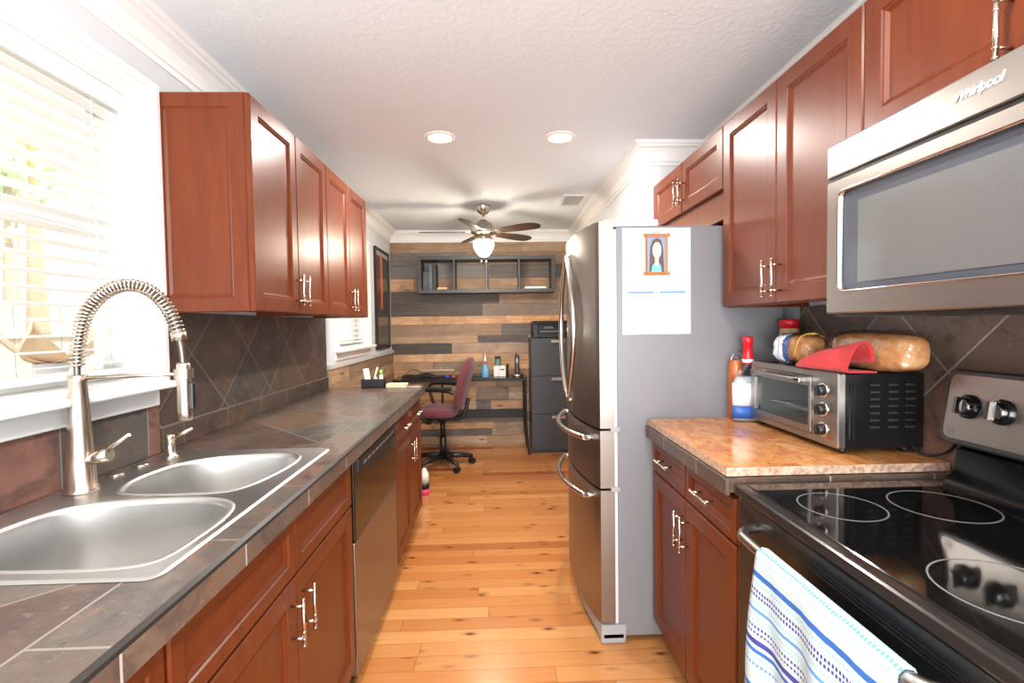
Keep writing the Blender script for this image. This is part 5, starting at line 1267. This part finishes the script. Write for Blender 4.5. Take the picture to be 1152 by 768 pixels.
# ------------------------------------------------------------------ outside the windows
gm = MT('sunny_garden_ground'); g = gm.noise(gm.co(), 3, 4)
b = MB(); b.box(-9, XL-T-0.02, -4, 9, -0.35, -0.25); struct('ground_outside', b, gm.set(col=gm.ramp(g, [(0.4, lin(196, 188, 168)), (0.6, lin(170, 184, 140))]), rough=0.9))
fm = wood_mat('weathered_fence_wood', (0.62, 0.52, 0.42, 1), (0.76, 0.66, 0.55, 1), 0.8, 0.0)
t = thing('garden_fence', 'weathered board fence seen faintly through the sink window blind', 'fence', (-4.0, 2.0, -0.25))
b = MB(); y = -2.5
while y < 8: b.box(-4.02, -4.0, y, y+0.135, -0.25, 1.62); y += 0.145
b.build('boards', fm, t)
b = MB()
for z in (0.1, 1.35): b.box(-4.0, -3.96, -2.5, 8, z, z+0.09)
b.build('rails', fm, t)
UX, UY = -3.24, 3.55
t = thing('patio_umbrella', 'closed tan patio umbrella outside the sink window', 'umbrella', (UX, UY, -0.25))
b = MB(); b.cyl((UX, UY, -0.20), (UX, UY, 2.75), 0.020, n=10); b.build('pole', plain('tan_pole', (206, 150, 104), 0.6), t)
b = MB(); b.ring_stack([[(UX+r*(1+0.18*math.cos(k*PI*2/4))*math.cos(2*PI*k/16), UY+r*(1+0.18*math.cos(k*PI*2/4))*math.sin(2*PI*k/16), z) for k in range(16)] for r, z in ((0.065, 1.36), (0.068, 1.40), (0.055, 1.75), (0.042, 2.1), (0.030, 2.32), (0.022, 2.36))]); b.build('canopy', plain('tan_canvas', (214, 182, 156), 0.9), t)
b = MB(); b.lathe([(0.24, 0), (0.24, 0.04), (0.06, 0.07), (0.03, 0.12)], (UX, UY, -0.25), 20); b.build('base', grey_plas, t)
leaf_m = plain('light_green_leaf', (206, 222, 184), 0.6)
t = thing('tree', 'leafy green tree beyond the garden fence', 'tree', (-5.6, 5.8, -0.25))
b = MB(); b.tube([(-5.6, 5.8, -0.25), (-5.6, 5.82, 1.5), (-5.58, 5.85, 3.2)], [0.12, 0.09, 0.05], 10); b.build('trunk', plain('grey_bark', (196, 180, 162), 0.9), t)
b = MB()
for k in range(420):
    p = Vector((-5.6+random.gauss(0, 0.3), 5.8+random.gauss(0, 0.35), 3.2+random.gauss(0, 0.35))); u_ = Vector((random.uniform(-1, 1), random.uniform(-1, 1), random.uniform(-1, 1))).normalized(); v_ = u_.orthogonal().normalized()
    b._quad([b.b.verts.new(p+q) for q in (u_*0.085, v_*0.035, -u_*0.085, -v_*0.035)])
b.build('foliage', leaf_m, t)
PBX, PBY = -2.11, 2.37
t = thing('garden_ornament', 'pale garden pedestal with curled copper leaves outside the sink window', 'garden ornament', (PBX, PBY, -0.25))
b = MB(); b.lathe([(0.16, 0), (0.14, 0.05), (0.05, 0.12), (0.035, 0.9), (0.05, 1.42), (0.07, 1.50)], (PBX, PBY, -0.25), 20); b.build('pedestal', plain('pale_stone', (206, 206, 208), 0.8), t)
copper = plain('copper_leaf', (226, 194, 164), 0.6)
for a0, ln in ((0.1, 0.26), (1.3, 0.2), (2.6, 0.24), (4.0, 0.2), (5.2, 0.22)):
    b = MB(); R = Matrix.Rotation(a0, 3, 'Z')
    b.surf(lambda a, q: Vector((PBX, PBY, 1.25)) + R @ Vector((ln*a, (q-0.5)*0.16*math.sin(PI*min(1, a*0.9+0.08)), 0.16*a*a + 0.05*math.cos((q-0.5)*PI)*a)), 10, 8); o = b.build('leaf', copper, t); md = o.modifiers.new('thick', 'SOLIDIFY'); md.thickness = 0.004
